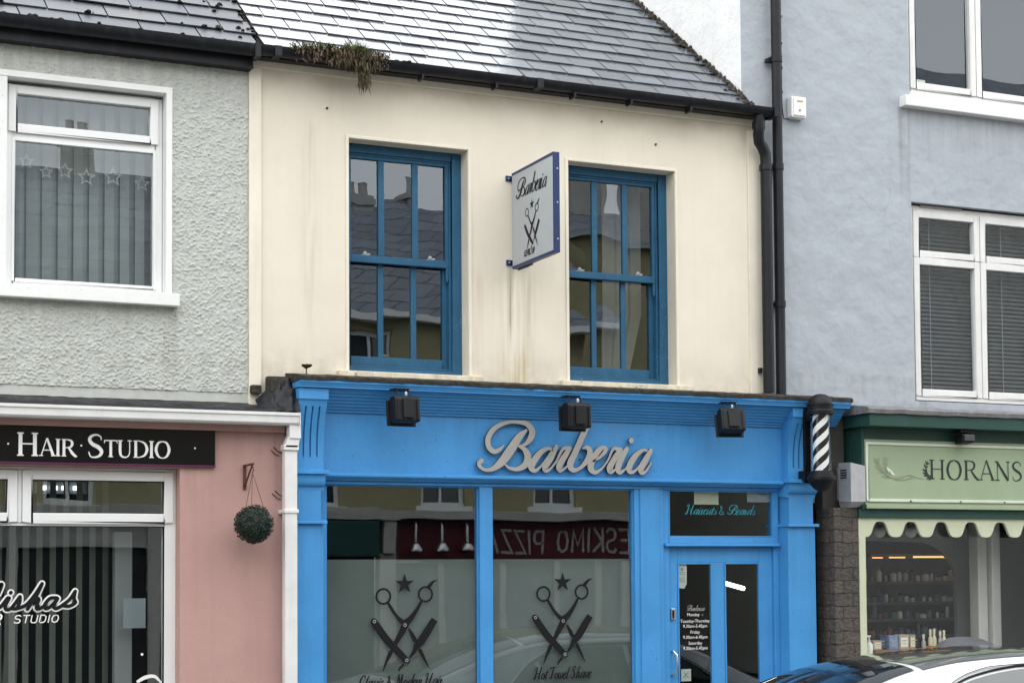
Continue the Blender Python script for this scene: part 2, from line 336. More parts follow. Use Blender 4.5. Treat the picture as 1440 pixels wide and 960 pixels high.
MT['lead'] = mat('dark_lead_sheet', (.010,.011,.014), .45, .4, 8, spec=.3, bump=.003, bscale=18, rvar=.12)
MT['felt'] = mat('mossy_dark_felt', (.045,.040,.034), .9, .5, 22, spec=.15, bump=.006, bscale=45)
MT['greyflash'] = mat('grey_lead_cap', (.16,.16,.16), .6, .3, 12, spec=.4, bump=.004, bscale=25, streak=.4, dirt=(.06,.06,.06))
MT['letter'] = mat('brushed_grey_letter', (.36,.345,.325), .4, .06, 8, spec=.5, metal=.15)
MT['letterside'] = mat('dark_letter_edge', (.06,.06,.065), .5, .1, 8)
MT['teal'] = mat('teal_vinyl', (.025,.23,.27), .5, .1, 9, spec=.3)
MT['whitevinyl'] = mat('white_vinyl', (.78,.78,.76), .5, .03, 9, spec=.3)
MT['greyvinyl'] = mat('grey_vinyl', (.30,.31,.31), .5, .05, 9)
MT['darkgreen'] = mat('dark_green_paint', (.018,.062,.050), .42, .12, 5, spec=.4, streak=.25, dirt=(.03,.055,.048))
MT['sage'] = mat('sage_green_sign', (.285,.36,.235), .5, .06, 3, spec=.35, streak=.18, dirt=(.21,.26,.17))
MT['palesage'] = mat('pale_sage_paint', (.50,.535,.385), .5, .05, 4, spec=.35, streak=.1, dirt=(.34,.37,.25))
MT['sagetrim'] = mat('pale_sage_trim', (.60,.64,.54), .5, .06, 6, spec=.3)
MT['signtext'] = mat('dark_green_lettering', (.022,.030,.025), .6, .1, 9)
MT['faded'] = mat('faded_emblem', (.235,.275,.18), .6, .08, 12)
MT['stone'] = brick_mat('dark_rubble_stone', (.085,.070,.058), (.055,.048,.042), (.028,.026,.024), 5.0, .02)
MT['conc'] = mat('dark_render', (.05,.048,.045), .85, .15, 9, bump=.002, bscale=60)
MT['steel'] = mat('galvanised_box', (.42,.43,.44), .45, .10, 9, spec=.5, metal=.35, streak=.25, dirt=(.25,.25,.25))
MT['chrome'] = mat('brushed_chrome', (.55,.55,.55), .25, .05, 9, metal=.9)
MT['rust'] = mat('rusty_iron', (.10,.045,.03), .8, .4, 40, spec=.2)
MT['leafdark'] = mat('artificial_box_leaf', (.012,.024,.016), .45, .45, 60, spec=.35)
MT['deadgrass'] = mat('dead_gutter_weed', (.070,.062,.036), .9, .45, 30, spec=.1)
MT['deadgrass2'] = mat('withered_red_brown_weed', (.10,.072,.05), .9, .4, 30, spec=.1)
MT['greengrass'] = mat('gutter_grass', (.10,.13,.04), .8, .3, 30, spec=.2)
MT['moss'] = mat('roof_moss', (.028,.030,.022), .95, .5, 40, spec=.1, bump=.006, bscale=70)
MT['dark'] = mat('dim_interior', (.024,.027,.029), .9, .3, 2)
MT['dimgrey'] = mat('grey_interior_wall', (.22,.23,.23), .9, .08, 2)
MT['film'] = mat('grey_window_film', (.155,.175,.168), .75, .10, 2, streak=.15, dirt=(.11,.125,.12))
MT['blind'] = mat('vertical_blind_fabric', (.195,.212,.20), .85, .08, 5, bump=.001, bscale=300)
MT['saloncurtain'] = mat('salon_blind_fabric', (.125,.135,.115), .85, .14, 4)
MT['venetian'] = mat('venetian_slat', (.09,.095,.105), .45, .12, 6, spec=.5)
MT['net'] = mat('white_net', (.30,.30,.30), .9, .1, 9)
MT['paper'] = mat('white_paper', (.72,.72,.68), .8, .08, 25)
MT['creampaper'] = mat('cream_card', (.68,.66,.50), .7, .06, 12)
MT['wood'] = mat('brown_wood_tray', (.22,.115,.055), .6, .25, 18, streak=.4)
MT['shelfwood'] = mat('dark_shelf', (.06,.045,.04), .6, .2, 10)
MT['g_upvc'] = glass('double_glazing', (.86,.9,.89), 1.95, .0016, 1.3)
MT['g_sash'] = glass('old_sash_glass', (.74,.78,.78), 2.0, .0024, 1.7)
MT['g_shop'] = glass('shop_plate_glass', (.74,.79,.77), 1.9, .0016, 1.1)
MT['g_green'] = glass('clear_shop_glass', (.94,.95,.94), 1.62, .0012, 1.1)
MT['warmdark'] = mat('brown_interior', (.045,.032,.026), .9, .3, 3)
MT['slate_new'] = slate_mat('wet_new_slate', (.086,.096,.110), .6, .17, .09, .50, 1.33)
MT['slate_old'] = slate_mat('wet_old_slate', (.052,.057,.067), .6, .50, .14, .28, 1.45, .85)
MT['car_paint'] = mat('silver_car_paint', (.50,.52,.535), .25, .02, 3, spec=.5, coat=1)
MT['car_roof'] = mat('dark_roof_panel', (.055,.06,.06), .14, .1, 3, spec=.6, coat=1)
MT['car_glass'] = mat('dark_car_glass', (.010,.013,.015), .03, .1, 3, spec=.8, ior=1.7)
MT['rubber'] = mat('black_rubber', (.012,.012,.012), .7, .1, 9)
MT['asphalt'] = mat('wet_asphalt', (.05,.05,.052), .5, .25, 30, bump=.004, bscale=120, rvar=.15)
MT['paving'] = brick_mat('concrete_paving', (.24,.235,.225), (.20,.195,.19), (.10,.10,.095), 2.2, .003)
MT['kerb'] = mat('granite_kerb', (.26,.26,.255), .7, .15, 25, bump=.002, bscale=90)
MT['yellow'] = mat('ochre_render', (.33,.30,.17), .8, .07, 2, streak=.15, dirt=(.25,.2,.07))
MT['oppslate'] = brick_mat('far_slate', (.19,.205,.235), (.14,.155,.18), (.05,.05,.055), 2.0, .006)
MT['red'] = mat('maroon_fascia', (.085,.008,.016), .5, .1, 3)
MT['oppgreen'] = mat('bottle_green_awning', (.012,.06,.05), .6, .1, 3)
MT['purple'] = mat('purple_trim', (.09,.012,.055), .5, .1, 4)
MT['stonecol'] = mat('stucco_pilaster', (.42,.41,.38), .8, .1, 4, streak=.2)
def stains(m, items):
    """dirt runs: (centre x, half width, top z, bottom z, amount, colour), broken up by stretched noise"""
    nt = m.node_tree; L = nt.links.new; b = nt.nodes['Principled BSDF']; cur = b.inputs['Base Color'].links[0].from_socket
    geo = N(nt, 'ShaderNodeNewGeometry'); sep = N(nt, 'ShaderNodeSeparateXYZ'); L(geo.outputs['Position'], sep.inputs[0])
    mp = N(nt, 'ShaderNodeMapping'); mp.inputs['Scale'].default_value = (22,22,1.6); L(geo.outputs['Position'], mp.inputs['Vector'])
    ns = N(nt, 'ShaderNodeTexNoise'); ns.inputs['Scale'].default_value = 1; ns.inputs['Detail'].default_value = 6; L(mp.outputs[0], ns.inputs['Vector'])
    def mapr(v, a, b_, c=0, d=1):
        n = N(nt, 'ShaderNodeMapRange'); L(v, n.inputs['Value'])
        for k, q in (('From Min',a),('From Max',b_),('To Min',c),('To Max',d)): n.inputs[k].default_value = q
        return n.outputs[0]
    def mul(a, b_):
        n = N(nt, 'ShaderNodeMath', operation='MULTIPLY'); L(a, n.inputs[0])
        if isinstance(b_, float): n.inputs[1].default_value = b_
        else: L(b_, n.inputs[1])
        return n.outputs[0]
    nv = mapr(ns.outputs['Fac'], .40, .68)
    for cx, w_, zt, zb, amt, col in items:
        sb = N(nt, 'ShaderNodeMath', operation='SUBTRACT'); L(sep.outputs[0], sb.inputs[0]); sb.inputs[1].default_value = cx
        ab = N(nt, 'ShaderNodeMath', operation='ABSOLUTE'); L(sb.outputs[0], ab.inputs[0])
        f = mul(mul(mul(mapr(ab.outputs[0], w_*.6, w_, 1, 0), mapr(sep.outputs[2], zb, zt)), mapr(sep.outputs[2], zt+.01, zt-.01)), mul(nv, float(amt)))
        mx = N(nt, 'ShaderNodeMix', data_type='RGBA'); L(f, mx.inputs['Factor']); L(cur, mx.inputs['A']); mx.inputs['B'].default_value = col+(1,); cur = mx.outputs['Result']
    L(cur, b.inputs['Base Color'])
D_ = (.17,.165,.145)
stains(MT['bluegrey'], [(8.80,.07,5.82,4.7,.75,(.22,.235,.245)),(9.5,.85,5.82,5.3,.55,(.25,.265,.28)),(8.9,.10,3.36,3.2,.6,D_),(7.60,.12,7.0,3.3,.28,(.24,.26,.275)),(8.3,.9,3.55,3.27,.5,(.25,.265,.265))])
stains(MT['dash'], [(2.63,.08,3.78,3.22,.7,(.22,.225,.2)),(1.9,.7,3.78,3.4,.4,(.28,.285,.26)),(2.2,1.6,5.5,5.1,.45,(.26,.265,.245)),(2.3,1.2,3.45,3.2,.4,(.27,.275,.25))])
stains(MT['pink'], [(3.0,.5,2.97,2.6,.45,(.30,.18,.165)),(3.36,.06,2.9,1.2,.5,(.30,.19,.17)),(3.12,.10,2.2,1.5,.4,(.32,.2,.18)),(2.78,.12,2.69,2.1,.4,(.32,.2,.18))])
stains(MT['blue'], [(5.6,2.2,3.11,2.78,.35,(.035,.15,.32)),(3.57,.14,2.30,1.5,.35,(.035,.15,.31)),(7.6,.16,2.30,1.4,.35,(.035,.15,.31)),(6.3,.14,2.6,1.8,.35,(.035,.15,.31)),(4.94,.06,2.55,1.4,.35,(.04,.17,.34)),(6.95,.5,2.15,1.7,.3,(.04,.17,.34)),(5.9,.25,3.1,2.7,.35,(.12,.30,.52))])
chips(MT['blue'], (.03,.09,.17), 45, .68, .6); chips(MT['blue'], (.26,.42,.55), 30, .70, .4, 2.1)
chips(MT['sash'], (.10,.22,.30), 42, .64, .6, 2.0)
chips(MT['cream'], (.30,.26,.19), 55, .70, .5); chips(MT['white'], (.35,.34,.30), 40, .67, .5); chips(MT['sill'], (.12,.11,.09), 30, .6, .6, 3)
MT['bottleglass'] = mat('amber_bottle', (.10,.05,.02), .2, .2, 20, spec=.6)
MT['tube'] = emit('lit_fluorescent', (1,.98,.94), 9)
MT['warm'] = emit('warm_strip_lamp', (1,.40,.14), 2.2)
MT['ledwhite'] = emit('lit_ceiling_panel', (.9,.96,1), 3.5)

# ---------------------------------------------------------------- lettering engine
class P2:
    def __init__(s, o, u=(1,0,0), v=(0,0,1), n=(0,-1,0)):
        s.o, s.u, s.v, s.n = Vector(o), Vector(u), Vector(v), Vector(n)
    def __call__(s, a, b, d=0): return s.o+s.u*a+s.v*b+s.n*d
FRONT, SIDE = 0, 1
_k = [0]
def catmull(pts, n=6):
    if len(pts) < 3: return pts
    out = []
    q = [tuple(2*a-b for a,b in zip(pts[0],pts[1]))]+list(pts)+[tuple(2*a-b for a,b in zip(pts[-1],pts[-2]))]
    for i in range(1, len(q)-2):
        p0,p1,p2,p3 = q[i-1:i+3]
        for j in range(n):
            t = j/n
            out.append(tuple(.5*((2*b)+(-a+c)*t+(2*a-5*b+4*c-d)*t*t+(-a+3*b-3*c+d)*t**3) for a,b,c,d in zip(p0,p1,p2,p3)))
    out.append(pts[-1]); return out
def ribbon(m, pl, pts, thick=0., smooth=True, rnd=True, base=0., capn=4):
    """pts [(x, y, width)] in metres on plane pl"""
    if smooth: pts = catmull(pts)
    n = len(pts); Lf = []; Rt = []
    for i,(x,y,w) in enumerate(pts):
        if smooth or i in (0, n-1):
            a = pts[max(i-1,0)]; b = pts[min(i+1,n-1)]
            t = Vector((b[0]-a[0], b[1]-a[1]))
            if t.length < 1e-9: t = Vector((1,0))
            t.normalize(); nn = Vector((-t.y, t.x)); k = 1
        else:
            t1 = Vector((x-pts[i-1][0], y-pts[i-1][1])).normalized(); t2 = Vector((pts[i+1][0]-x, pts[i+1][1]-y)).normalized()
            n1 = Vector((-t1.y,t1.x)); n2 = Vector((-t2.y,t2.x)); nn = (n1+n2)
            if nn.length < 1e-6: nn = n1
            nn.normalize(); k = min(1.6, 1/max(.3, nn.dot(n1)))
        w = max(w, 1e-5)
        Lf.append(Vector((x,y))+nn*w/2*k); Rt.append(Vector((x,y))-nn*w/2*k)
    _k[0] = (_k[0]+1) % 12
    d = base+thick+.00025*_k[0]
    q = [pl(p.x,p.y,d) for p in Lf]+[pl(p.x,p.y,d) for p in Rt]
    off = len(m.v); m.cur = FRONT
    m.raw(q, [(i, n+i, n+i+1, i+1) for i in range(n-1)])
    ends = []
    if rnd:
        for idx in (0, n-1):
            c = Vector(pts[idx][:2]); a = Lf[idx]-c; sgn = 1 if idx == 0 else -1
            arc = [c + Matrix.Rotation(sgn*math.pi*j/(capn+1), 2) @ a for j in range(0, capn+2)]
            m.face([pl(p.x,p.y,d) for p in (arc if idx == 0 else arc[::-1])][::-1] if False else [pl(p.x,p.y,d) for p in arc])
            ends.append(arc)
    if thick:
        if rnd: loop = Lf + ends[1][1:-1] + Rt[::-1] + ends[0][1:-1][::-1]
        else: loop = Lf + Rt[::-1]
        m.cur = SIDE; N_ = len(loop)
        m.raw([pl(p.x,p.y,d) for p in loop]+[pl(p.x,p.y,base) for p in loop], [(i,(i+1)%N_,N_+(i+1)%N_,N_+i) for i in range(N_)])
        m.cur = FRONT
def ring(m, pl, x, y, r, w, thick=0, base=0, n=28, ry=None):
    ry = ry or r
    _k[0] = (_k[0]+1) % 12; d = base+thick+.00025*_k[0]
    o = [pl(x+(r+w/2)*math.cos(2*math.pi*k/n), y+(ry+w/2)*math.sin(2*math.pi*k/n), d) for k in range(n)]
    i_ = [pl(x+(r-w/2)*math.cos(2*math.pi*k/n), y+(ry-w/2)*math.sin(2*math.pi*k/n), d) for k in range(n)]
    m.raw(o+i_, [(k,(k+1)%n,n+(k+1)%n,n+k) for k in range(n)])
def disc(m, pl, x, y, r, thick=0, base=0, n=18):
    _k[0] = (_k[0]+1) % 12; d = base+thick+.00025*_k[0]
    c = [(x+r*math.cos(2*math.pi*k/n), y+r*math.sin(2*math.pi*k/n)) for k in range(n)]
    m.cur = FRONT; m.face([pl(a,b,d) for a,b in c])
    if thick:
        m.cur = SIDE; m.raw([pl(a,b,d) for a,b in c]+[pl(a,b,base) for a,b in c], [(k,(k+1)%n,n+(k+1)%n,n+k) for k in range(n)]); m.cur = FRONT
def star(m, pl, x, y, ro, ri, hollow=0):
    pts = [((ro if k%2==0 else ri), math.pi/2+math.pi*k/5) for k in range(10)]
    _k[0] = (_k[0]+1) % 12; d = .00025*_k[0]
    P = [pl(x+r*math.cos(a), y+r*math.sin(a), d) for r,a in pts]
    if hollow:
        Q = [pl(x+(r*hollow)*math.cos(a), y+(r*hollow)*math.sin(a), d) for r,a in pts]
        m.raw(P+Q, [(k,(k+1)%10,10+(k+1)%10,10+k) for k in range(10)])
    else:
        c = pl(x,y,d); m.raw(P+[c], [(k,(k+1)%10,10) for k in range(10)])

SCRIPT = {  # slanted brush script, x-height 100
'a': (115, [[(95,97,9),(75,102,14),(45,82,22),(18,45,26),(8,20,25),(24,4,16),(50,24,9),(78,60,8),(102,95,9)],[(118,104,16),(93,58,26),(68,22,26),(68,2,19),(84,6,9),(108,34,8),(128,64,6)]]),
'b': (88, [[(92,200,26),(68,150,26),(32,70,26),(12,25,27),(24,2,19),(55,12,14),(86,45,22),(98,82,24),(86,102,19),(66,98,8)]]),
'c': (70, [[(62,85,16),(58,102,14),(38,92,20),(8,50,26),(2,14,25),(20,-2,16),(50,14,9),(74,46,7)]]),
'd': (115, [[(95,97,9),(75,102,14),(45,82,22),(18,45,26),(8,20,25),(24,4,16),(50,24,9),(78,60,8),(102,95,9)],[(165,200,22),(120,110,24),(80,30,26),(72,2,19),(88,6,9),(112,34,7)]]),
'e': (72, [[(12,42,7),(45,62,11),(66,90,17),(60,103,14),(38,90,22),(6,46,27),(0,10,26),(18,-4,16),(50,14,9),(74,48,7)]]),
'h': (98, [[(90,200,22),(60,140,22),(0,0,24)],[(12,30,8),(55,92,12),(78,98,18),(78,80,22),(52,25,26),(52,2,19),(70,6,9),(95,36,7)]]),
'i': (52, [[(40,96,18),(18,60,26),(0,16,26),(6,-4,19),(28,6,9),(53,36,7)],[(56,132,20),(59,138,20)]]),
'l': (52, [[(92,200,16),(60,140,24),(15,40,26),(5,10,26),(14,-2,18),(36,8,9),(60,40,7)]]),
'm': (128, [[(30,98,18),(15,60,24),(-8,0,22)],[(5,30,8),(45,90,12),(62,98,18),(58,70,22),(35,0,22)],[(45,30,8),(85,90,12),(108,98,18),(108,80,22),(84,25,26),(84,2,19),(102,6,9),(128,36,7)]]),
'n': (88, [[(30,98,18),(15,60,24),(-8,0,22)],[(5,30,8),(45,90,12),(68,98,18),(68,80,22),(44,25,26),(44,2,19),(62,6,9),(88,36,7)]]),
'o': (78, [[(50,102,12),(22,80,22),(2,40,25),(8,8,20),(32,0,14),(60,30,22),(68,70,22),(50,102,12)],[(58,90,8),(90,92,6)]]),
'r': (62, [[(0,60,6),(22,95,12),(40,95,16)],[(45,92,24),(20,48,27),(5,16,27),(14,0,20),(36,12,9),(65,45,7)]]),
's': (62, [[(-5,30,6),(30,75,8),(52,104,14),(50,80,18),(58,45,24),(50,12,22),(25,0,16),(2,12,12)]]),
't': (55, [[(70,160,16),(45,100,24),(8,25,26),(14,0,18),(36,8,9),(60,38,7)],[(15,112,12),(80,116,12)]]),
'u': (105, [[(35,98,20),(10,40,26),(4,10,24),(20,0,14),(55,40,9),(88,98,12)],[(95,98,18),(72,40,26),(64,8,24),(74,0,16),(96,16,8),(115,45,7)]]),
'v': (80, [[(30,98,18),(14,40,24),(18,4,18),(50,30,12),(72,80,16),(66,100,16),(90,90,7)]]),
'w': (118, [[(30,98,18),(10,40,24),(8,8,20),(28,2,14),(60,60,12),(70,98,14)],[(70,98,16),(52,30,24),(58,4,18),(90,30,12),(112,80,16),(106,100,14)]]),
'B': (205, [[(200,175,10),(168,145,28),(128,85,36),(95,40,32),(60,12,20),(28,5,12),(8,20,14),(8,38,16),(18,46,10)],
            [(106,110,6),(88,90,16),(65,84,18),(46,105,22),(46,145,22),(75,185,18),(125,207,14),(170,208,14),(205,200,22),(225,172,26),(218,140,23),(194,112,13),(168,106,7)],[(168,106,7),(194,90,21),(206,60,28),(194,28,25),(162,10,17),(130,12,11),(112,28,7)]]),
'C': (110, [[(110,150,14),(115,190,18),(80,200,16),(30,150,26),(0,70,30),(10,15,24),(45,0,18),(90,30,10)]]),
'H': (165, [[(10,150,10),(40,195,14),(75,200,18),(50,120,26),(20,30,28),(-10,0,18),(-25,20,12)],[(170,205,20),(140,130,26),(105,40,28),(105,5,20),(125,5,10),(150,35,7)],[(35,95,10),(140,110,10)]]),
'M': (180, [[(-10,10,12),(10,0,14),(40,80,16),(75,200,20)],[(75,200,22),(85,100,24),(80,0,22)],[(80,0,10),(150,200,14)],[(150,200,24),(140,100,26),(130,15,24),(145,0,14),(170,30,8)]]),
'S': (120, [[(115,165,14),(110,200,18),(75,200,18),(50,160,24),(75,110,28),(80,50,28),(50,5,20),(10,5,16),(-5,40,14)]]),
'T': (115, [[(10,160,12),(20,190,18),(80,195,20),(150,205,14)],[(95,195,20),(60,90,28),(30,15,26),(5,0,16),(-15,20,12)]]),
'&': (135, [[(110,60,10),(80,10,14),(40,0,20),(10,35,24),(40,90,18),(70,150,16),(60,185,14),(40,160,18),(60,90,20),(110,0,18)]]),
' ': (60, []),
}
SANS = {
'A': (80,[[(0,0),(35,100),(70,0)],[(14,38),(56,38)]]),'D': (75,[[(0,0),(0,100),(40,100),(62,80),(62,20),(40,0),(0,0)]]),
'E': (68,[[(60,100),(0,100),(0,0),(60,0)],[(0,52),(48,52)]]),'I': (18,[[(4,0),(4,100)]]),'K': (72,[[(0,0),(0,100)],[(60,100),(3,48),(64,0)]]),
'L': (66,[[(0,100),(0,0),(58,0)]]),'M': (92,[[(0,0),(6,100),(40,30),(74,100),(80,0)]]),'O': (84,[[(36,100),(10,88),(0,50),(10,12),(36,0),(62,12),(72,50),(62,88),(36,100)]]),
'P': (70,[[(0,0),(0,100),(45,100),(60,88),(60,60),(45,46),(2,46)]]),'R': (74,[[(0,0),(0,100),(45,100),(60,88),(60,62),(45,50),(2,50)],[(30,50),(64,0)]]),
'S': (70,[[(60,88),(45,100),(14,100),(0,86),(2,64),(14,54),(46,48),(60,36),(60,14),(46,0),(12,0),(0,12)]]),'T': (72,[[(0,100),(66,100)],[(33,100),(33,0)]]),
'U': (76,[[(0,100),(0,18),(14,0),(50,0),(64,18),(64,100)]]),'V': (78,[[(0,100),(35,0),(70,100)]]),'Z': (72,[[(0,100),(62,100),(0,0),(64,0)]]),' ': (45,[]),
'C': (70,[[(60,85),(45,100),(16,100),(0,80),(0,20),(16,0),(45,0),(60,15)]]),'H': (78,[[(0,0),(0,100)],[(62,0),(62,100)],[(0,50),(62,50)]]),'N': (80,[[(0,0),(0,100),(64,0),(64,100)]]),
}
def _s(x, y, w=5, l=30): return [(x-l/2, y, w), (x+l/2, y, w)]
SERIF = {   # thick/thin roman capitals, height 100; widths in the same units
'H': (104,[[(16,0,14),(16,100,14)],[(82,0,14),(82,100,14)],[(16,52,5),(82,52,5)],_s(16,2),_s(16,98),_s(82,2),_s(82,98)]),
'A': (98,[[(8,0,5),(46,104,6)],[(46,104,10),(88,0,15)],[(22,34,5),(74,34,5)],_s(8,2,5,26),_s(88,2)]),
'I': (40,[[(18,0,14),(18,100,14)],_s(18,2),_s(18,98)]),
'R': (98,[[(16,0,14),(16,100,14)],_s(16,2),[(2,98,5),(40,98,5)],[(38,97,5),(62,92,10),(70,74,14),(60,56,10),(36,51,5),(18,51,5)],[(46,52,8),(70,20,14),(90,3,12),(102,1,5)]]),
'S': (70,[[(58,76,4),(56,90,5),(38,99,7),(16,92,10),(8,76,13),(20,58,14),(46,44,15),(60,26,13),(52,8,10),(30,0,6),(12,4,5),(4,24,4)]]),
'T': (88,[[(44,0,14),(44,98,14)],[(4,97,6),(84,97,6)],[(6,98,6),(3,80,3)],[(82,98,6),(85,80,3)],_s(44,2)]),
'U': (100,[[(16,98,14),(16,34,14),(24,8,11),(46,0,7),(68,8,6),(76,34,5),(76,98,5)],_s(16,98),_s(76,98,5,26)]),
'D': (100,[[(16,0,14),(16,100,14)],[(2,98,5),(40,98,5),(74,84,11),(88,50,15),(74,16,11),(40,2,5),(2,2,5)]]),
'O': (108,[[(50,100,5),(22,88,11),(8,50,15),(22,12,11),(50,0,5),(78,12,11),(92,50,15),(78,88,11),(50,100,5)]]),
'N': (108,[[(16,0,5),(16,98,5)],[(12,100,12),(86,0,15)],[(86,0,5),(86,100,5)],_s(16,2,5,26),_s(10,98,5,22),_s(86,98,5,26)]),
}
def script(m, pl, text, x, y, xh, thick=0, base=0, wk=1., xs=1.):
    k = xh/100
    for ch in text:
        adv, st = SCRIPT[ch]
        for s in st: ribbon(m, pl, [(x+a*k*xs, y+b*k, w*k*wk) for a,b,w in s], thick, base=base)
        x += adv*k*xs
    return x
def sans(m, pl, text, x, y, h, w, sp=14, xs=1., slant=0, thick=0):
    k = h/100
    for ch in text:
        adv, st = SANS[ch]
        for s in st: ribbon(m, pl, [(x+a*k*xs+b*k*slant, y+b*k, w) for a,b in s], thick, smooth=False)
        x += (adv+sp)*k*xs
    return x
def serif(m, pl, ch, x, y, h, xs=1., wk=1., thick=0):
    k = h/100; adv, st = SERIF[ch]
    for s in st:
        sm = len(s) > 4 and ch in 'SUDORN'
        ribbon(m, pl, [(x+a*k*xs, y+b*k, w*k*wk) for a,b,w in s], thick, smooth=len(s) > 3, rnd=False)
    return x+adv*k*xs
def logo(m, pl, cx, cy, k, small=False):
    """star over crossed scissors and two open razors; k metres per drawing unit"""
    def t(p): return [((a-505)*k+cx, (520-b)*k+cy, w*k) for a,b,w in p]
    star(m, pl, (512-505)*k+cx, (520-225)*k+cy, 76*k, 29*k)
    ring(m, pl, (350-505)*k+cx, (520-312)*k+cy, 53*k, 15*k); ring(m, pl, (672-505)*k+cx, (520-300)*k+cy, 52*k, 15*k)
    for s in ([(697,248,30),(716,226,24),(736,208,14),(764,201,5)], [(388,362,20),(412,400,24),(445,448,24),(488,492,34)], [(636,358,22),(604,412,28),(560,470,40),(520,505,56)],
              [(524,500,52),(505,540,50),(470,600,40),(442,646,34)], [(405,710,32),(375,770,22),(345,842,4)], [(545,548,14),(568,588,30),(590,628,34)], [(628,700,28),(660,760,22),(696,830,4)],
              [(602,668,44),(585,705,32),(552,748,16)], [(500,800,18),(476,822,16),(464,842,10)]):
        ribbon(m, pl, t(s), rnd=True)
    ribbon(m, pl, t([(278,490,52),(370,615,56),(455,702,52),(528,774,44)]), rnd=True)
    ribbon(m, pl, t([(742,482,52),(690,560,58),(640,632,60),(604,672,46)]), rnd=False)
def logo_pins(pl, cx, cy, k, parent):
    for a,b in ((512,518),(281,488),(526,770)):
        m = M(); ring(m, pl, (a-505)*k+cx, (520-b)*k+cy, 10*k, 5*k, n=12); obj('rivet_mark', m, MT['greyvinyl'], parent)

def btext(m, pl, s, cx, y, h, align='C'):
    """Blender's built-in face, turned into mesh"""
    cu = bpy.data.curves.new('txt', 'FONT'); cu.body = s; cu.size = h*1.35; cu.resolution_u = 2
    o = bpy.data.objects.new('txt', cu); COL.objects.link(o)
    me = bpy.data.meshes.new_from_object(o.evaluated_get(bpy.context.evaluated_depsgraph_get()))
    xs = [v.co.x for v in me.vertices]; w = (max(xs)+min(xs))/2
    m.raw([pl(v.co.x-w+cx, v.co.y+y) for v in me.vertices], [tuple(p.vertices) for p in me.polygons])
    bpy.data.objects.remove(o); bpy.data.curves.remove(cu); bpy.data.meshes.remove(me)

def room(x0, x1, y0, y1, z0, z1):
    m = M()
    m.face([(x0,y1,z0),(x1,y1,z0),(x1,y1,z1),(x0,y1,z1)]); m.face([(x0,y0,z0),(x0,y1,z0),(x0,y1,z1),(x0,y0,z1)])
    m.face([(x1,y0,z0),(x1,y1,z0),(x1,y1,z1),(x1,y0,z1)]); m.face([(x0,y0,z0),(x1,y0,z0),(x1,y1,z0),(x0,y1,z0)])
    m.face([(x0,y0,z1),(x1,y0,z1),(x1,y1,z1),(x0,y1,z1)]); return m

# ================================================================ THE GROUND
struct('ground', M().raw([(-150,-150,-.20),(150,-150,-.20),(150,150,-.20),(-150,150,-.20)], [(0,1,2,3)]), MT['asphalt'])
struct('road', M().raw([(-60,-10.2,-.12),(60,-10.2,-.12),(60,-1.75,-.12),(-60,-1.75,-.12)], [(0,1,2,3)]), MT['asphalt'])
struct('pavement', M().box(-60,60,-1.6,.0,-.15,.0), MT['paving'])
struct('far_pavement', M().box(-60,60,-13.2,-10.35,-.15,.0), MT['paving'])
k = M()
for i in range(60):
    k.box(-20+i*.9, -20+i*.9+.892, -1.75, -1.6, -.2, .004); k.box(-20+i*.9, -20+i*.9+.892, -10.35, -10.2, -.2, .004)
struct('kerb', k, MT['kerb'], bevel=.008)

# ================================================================ slates
def slates(m, x0, x1, y0, z0, pitch, rows, wid, expo, thick=.010, lift=.012, jit=.004, gap=.0035):
    """lapped slates laid in broken bond; y0,z0 the eave line; pitch in radians"""
    c, s = math.cos(pitch), math.sin(pitch)
    def P(x, a, h): return (x, y0+a*c-h*s, z0+a*s+h*c)
    for r in range(rows):
        x = x0 - (wid/2 if r % 2 else 0)
        while x < x1:
            a0 = max(x, x0)+gap; b0 = min(x+wid, x1)-gap; x += wid
            if b0-a0 < .03: continue
            e = r*expo + random.uniform(-jit, jit)
            l0 = lift+thick+random.uniform(-.002,.003); l1 = .002
            ta = random.uniform(-.0015,.0015)
            top = e+expo+.05
            m.raw([P(a0,e,l0+ta),P(b0,e,l0-ta),P(b0,top,l1+ta),P(a0,top,l1-ta),P(a0,e,l0-thick+ta),P(b0,e,l0-thick-ta),P(b0,top,l1-thick),P(a0,top,l1-thick)],
                  [(0,1,2,3),(4,5,1,0),(5,6,2,1),(7,4,0,3)])

PITCH = R(37)
EY, EZ = -.17, 5.60          # eave line of the terrace

# ================================================================ GREY PEBBLEDASHED HOUSE
gh = thing('terraced_house', 'grey pebbledashed house with a white framed window above the pink hair studio', 'house', (0,3,0))
LWx0, LWx1, LWz0, LWz1 = 1.543, 2.595, 3.86, 5.245
m = M(); m.wall(-6, 1.3, 3.0, 5.62, 0); m.face([(1.3,0,3.0),(3.172,0,3.0),(3.172,0,3.21),(1.3,0,3.21)])
m.face([(-6,0,5.62),(-6,8,5.62),(-6,8,0),(-6,0,0)]); m.face([(-6,8,0),(3.17,8,0),(3.17,8,5.6),(-6,8,5.6)]); m.face([(3.171,0,0),(3.171,8,0),(3.171,8,5.6),(3.171,0,5.6)])
step = .0058; nx = int((3.172-1.3)/step); nz = int((5.62-3.21)/step)
vid = {}; vv = []; ff = []
def dash_y(x, z):
    a = noise.noise(Vector((x*62, z*70, 1.7))); b = noise.noise(Vector((x*125, z*125, 4.2))); c = noise.noise(Vector((x*9, z*9, 7)))
    return -.0105*max(-.15, a+.45*b) - .004*c
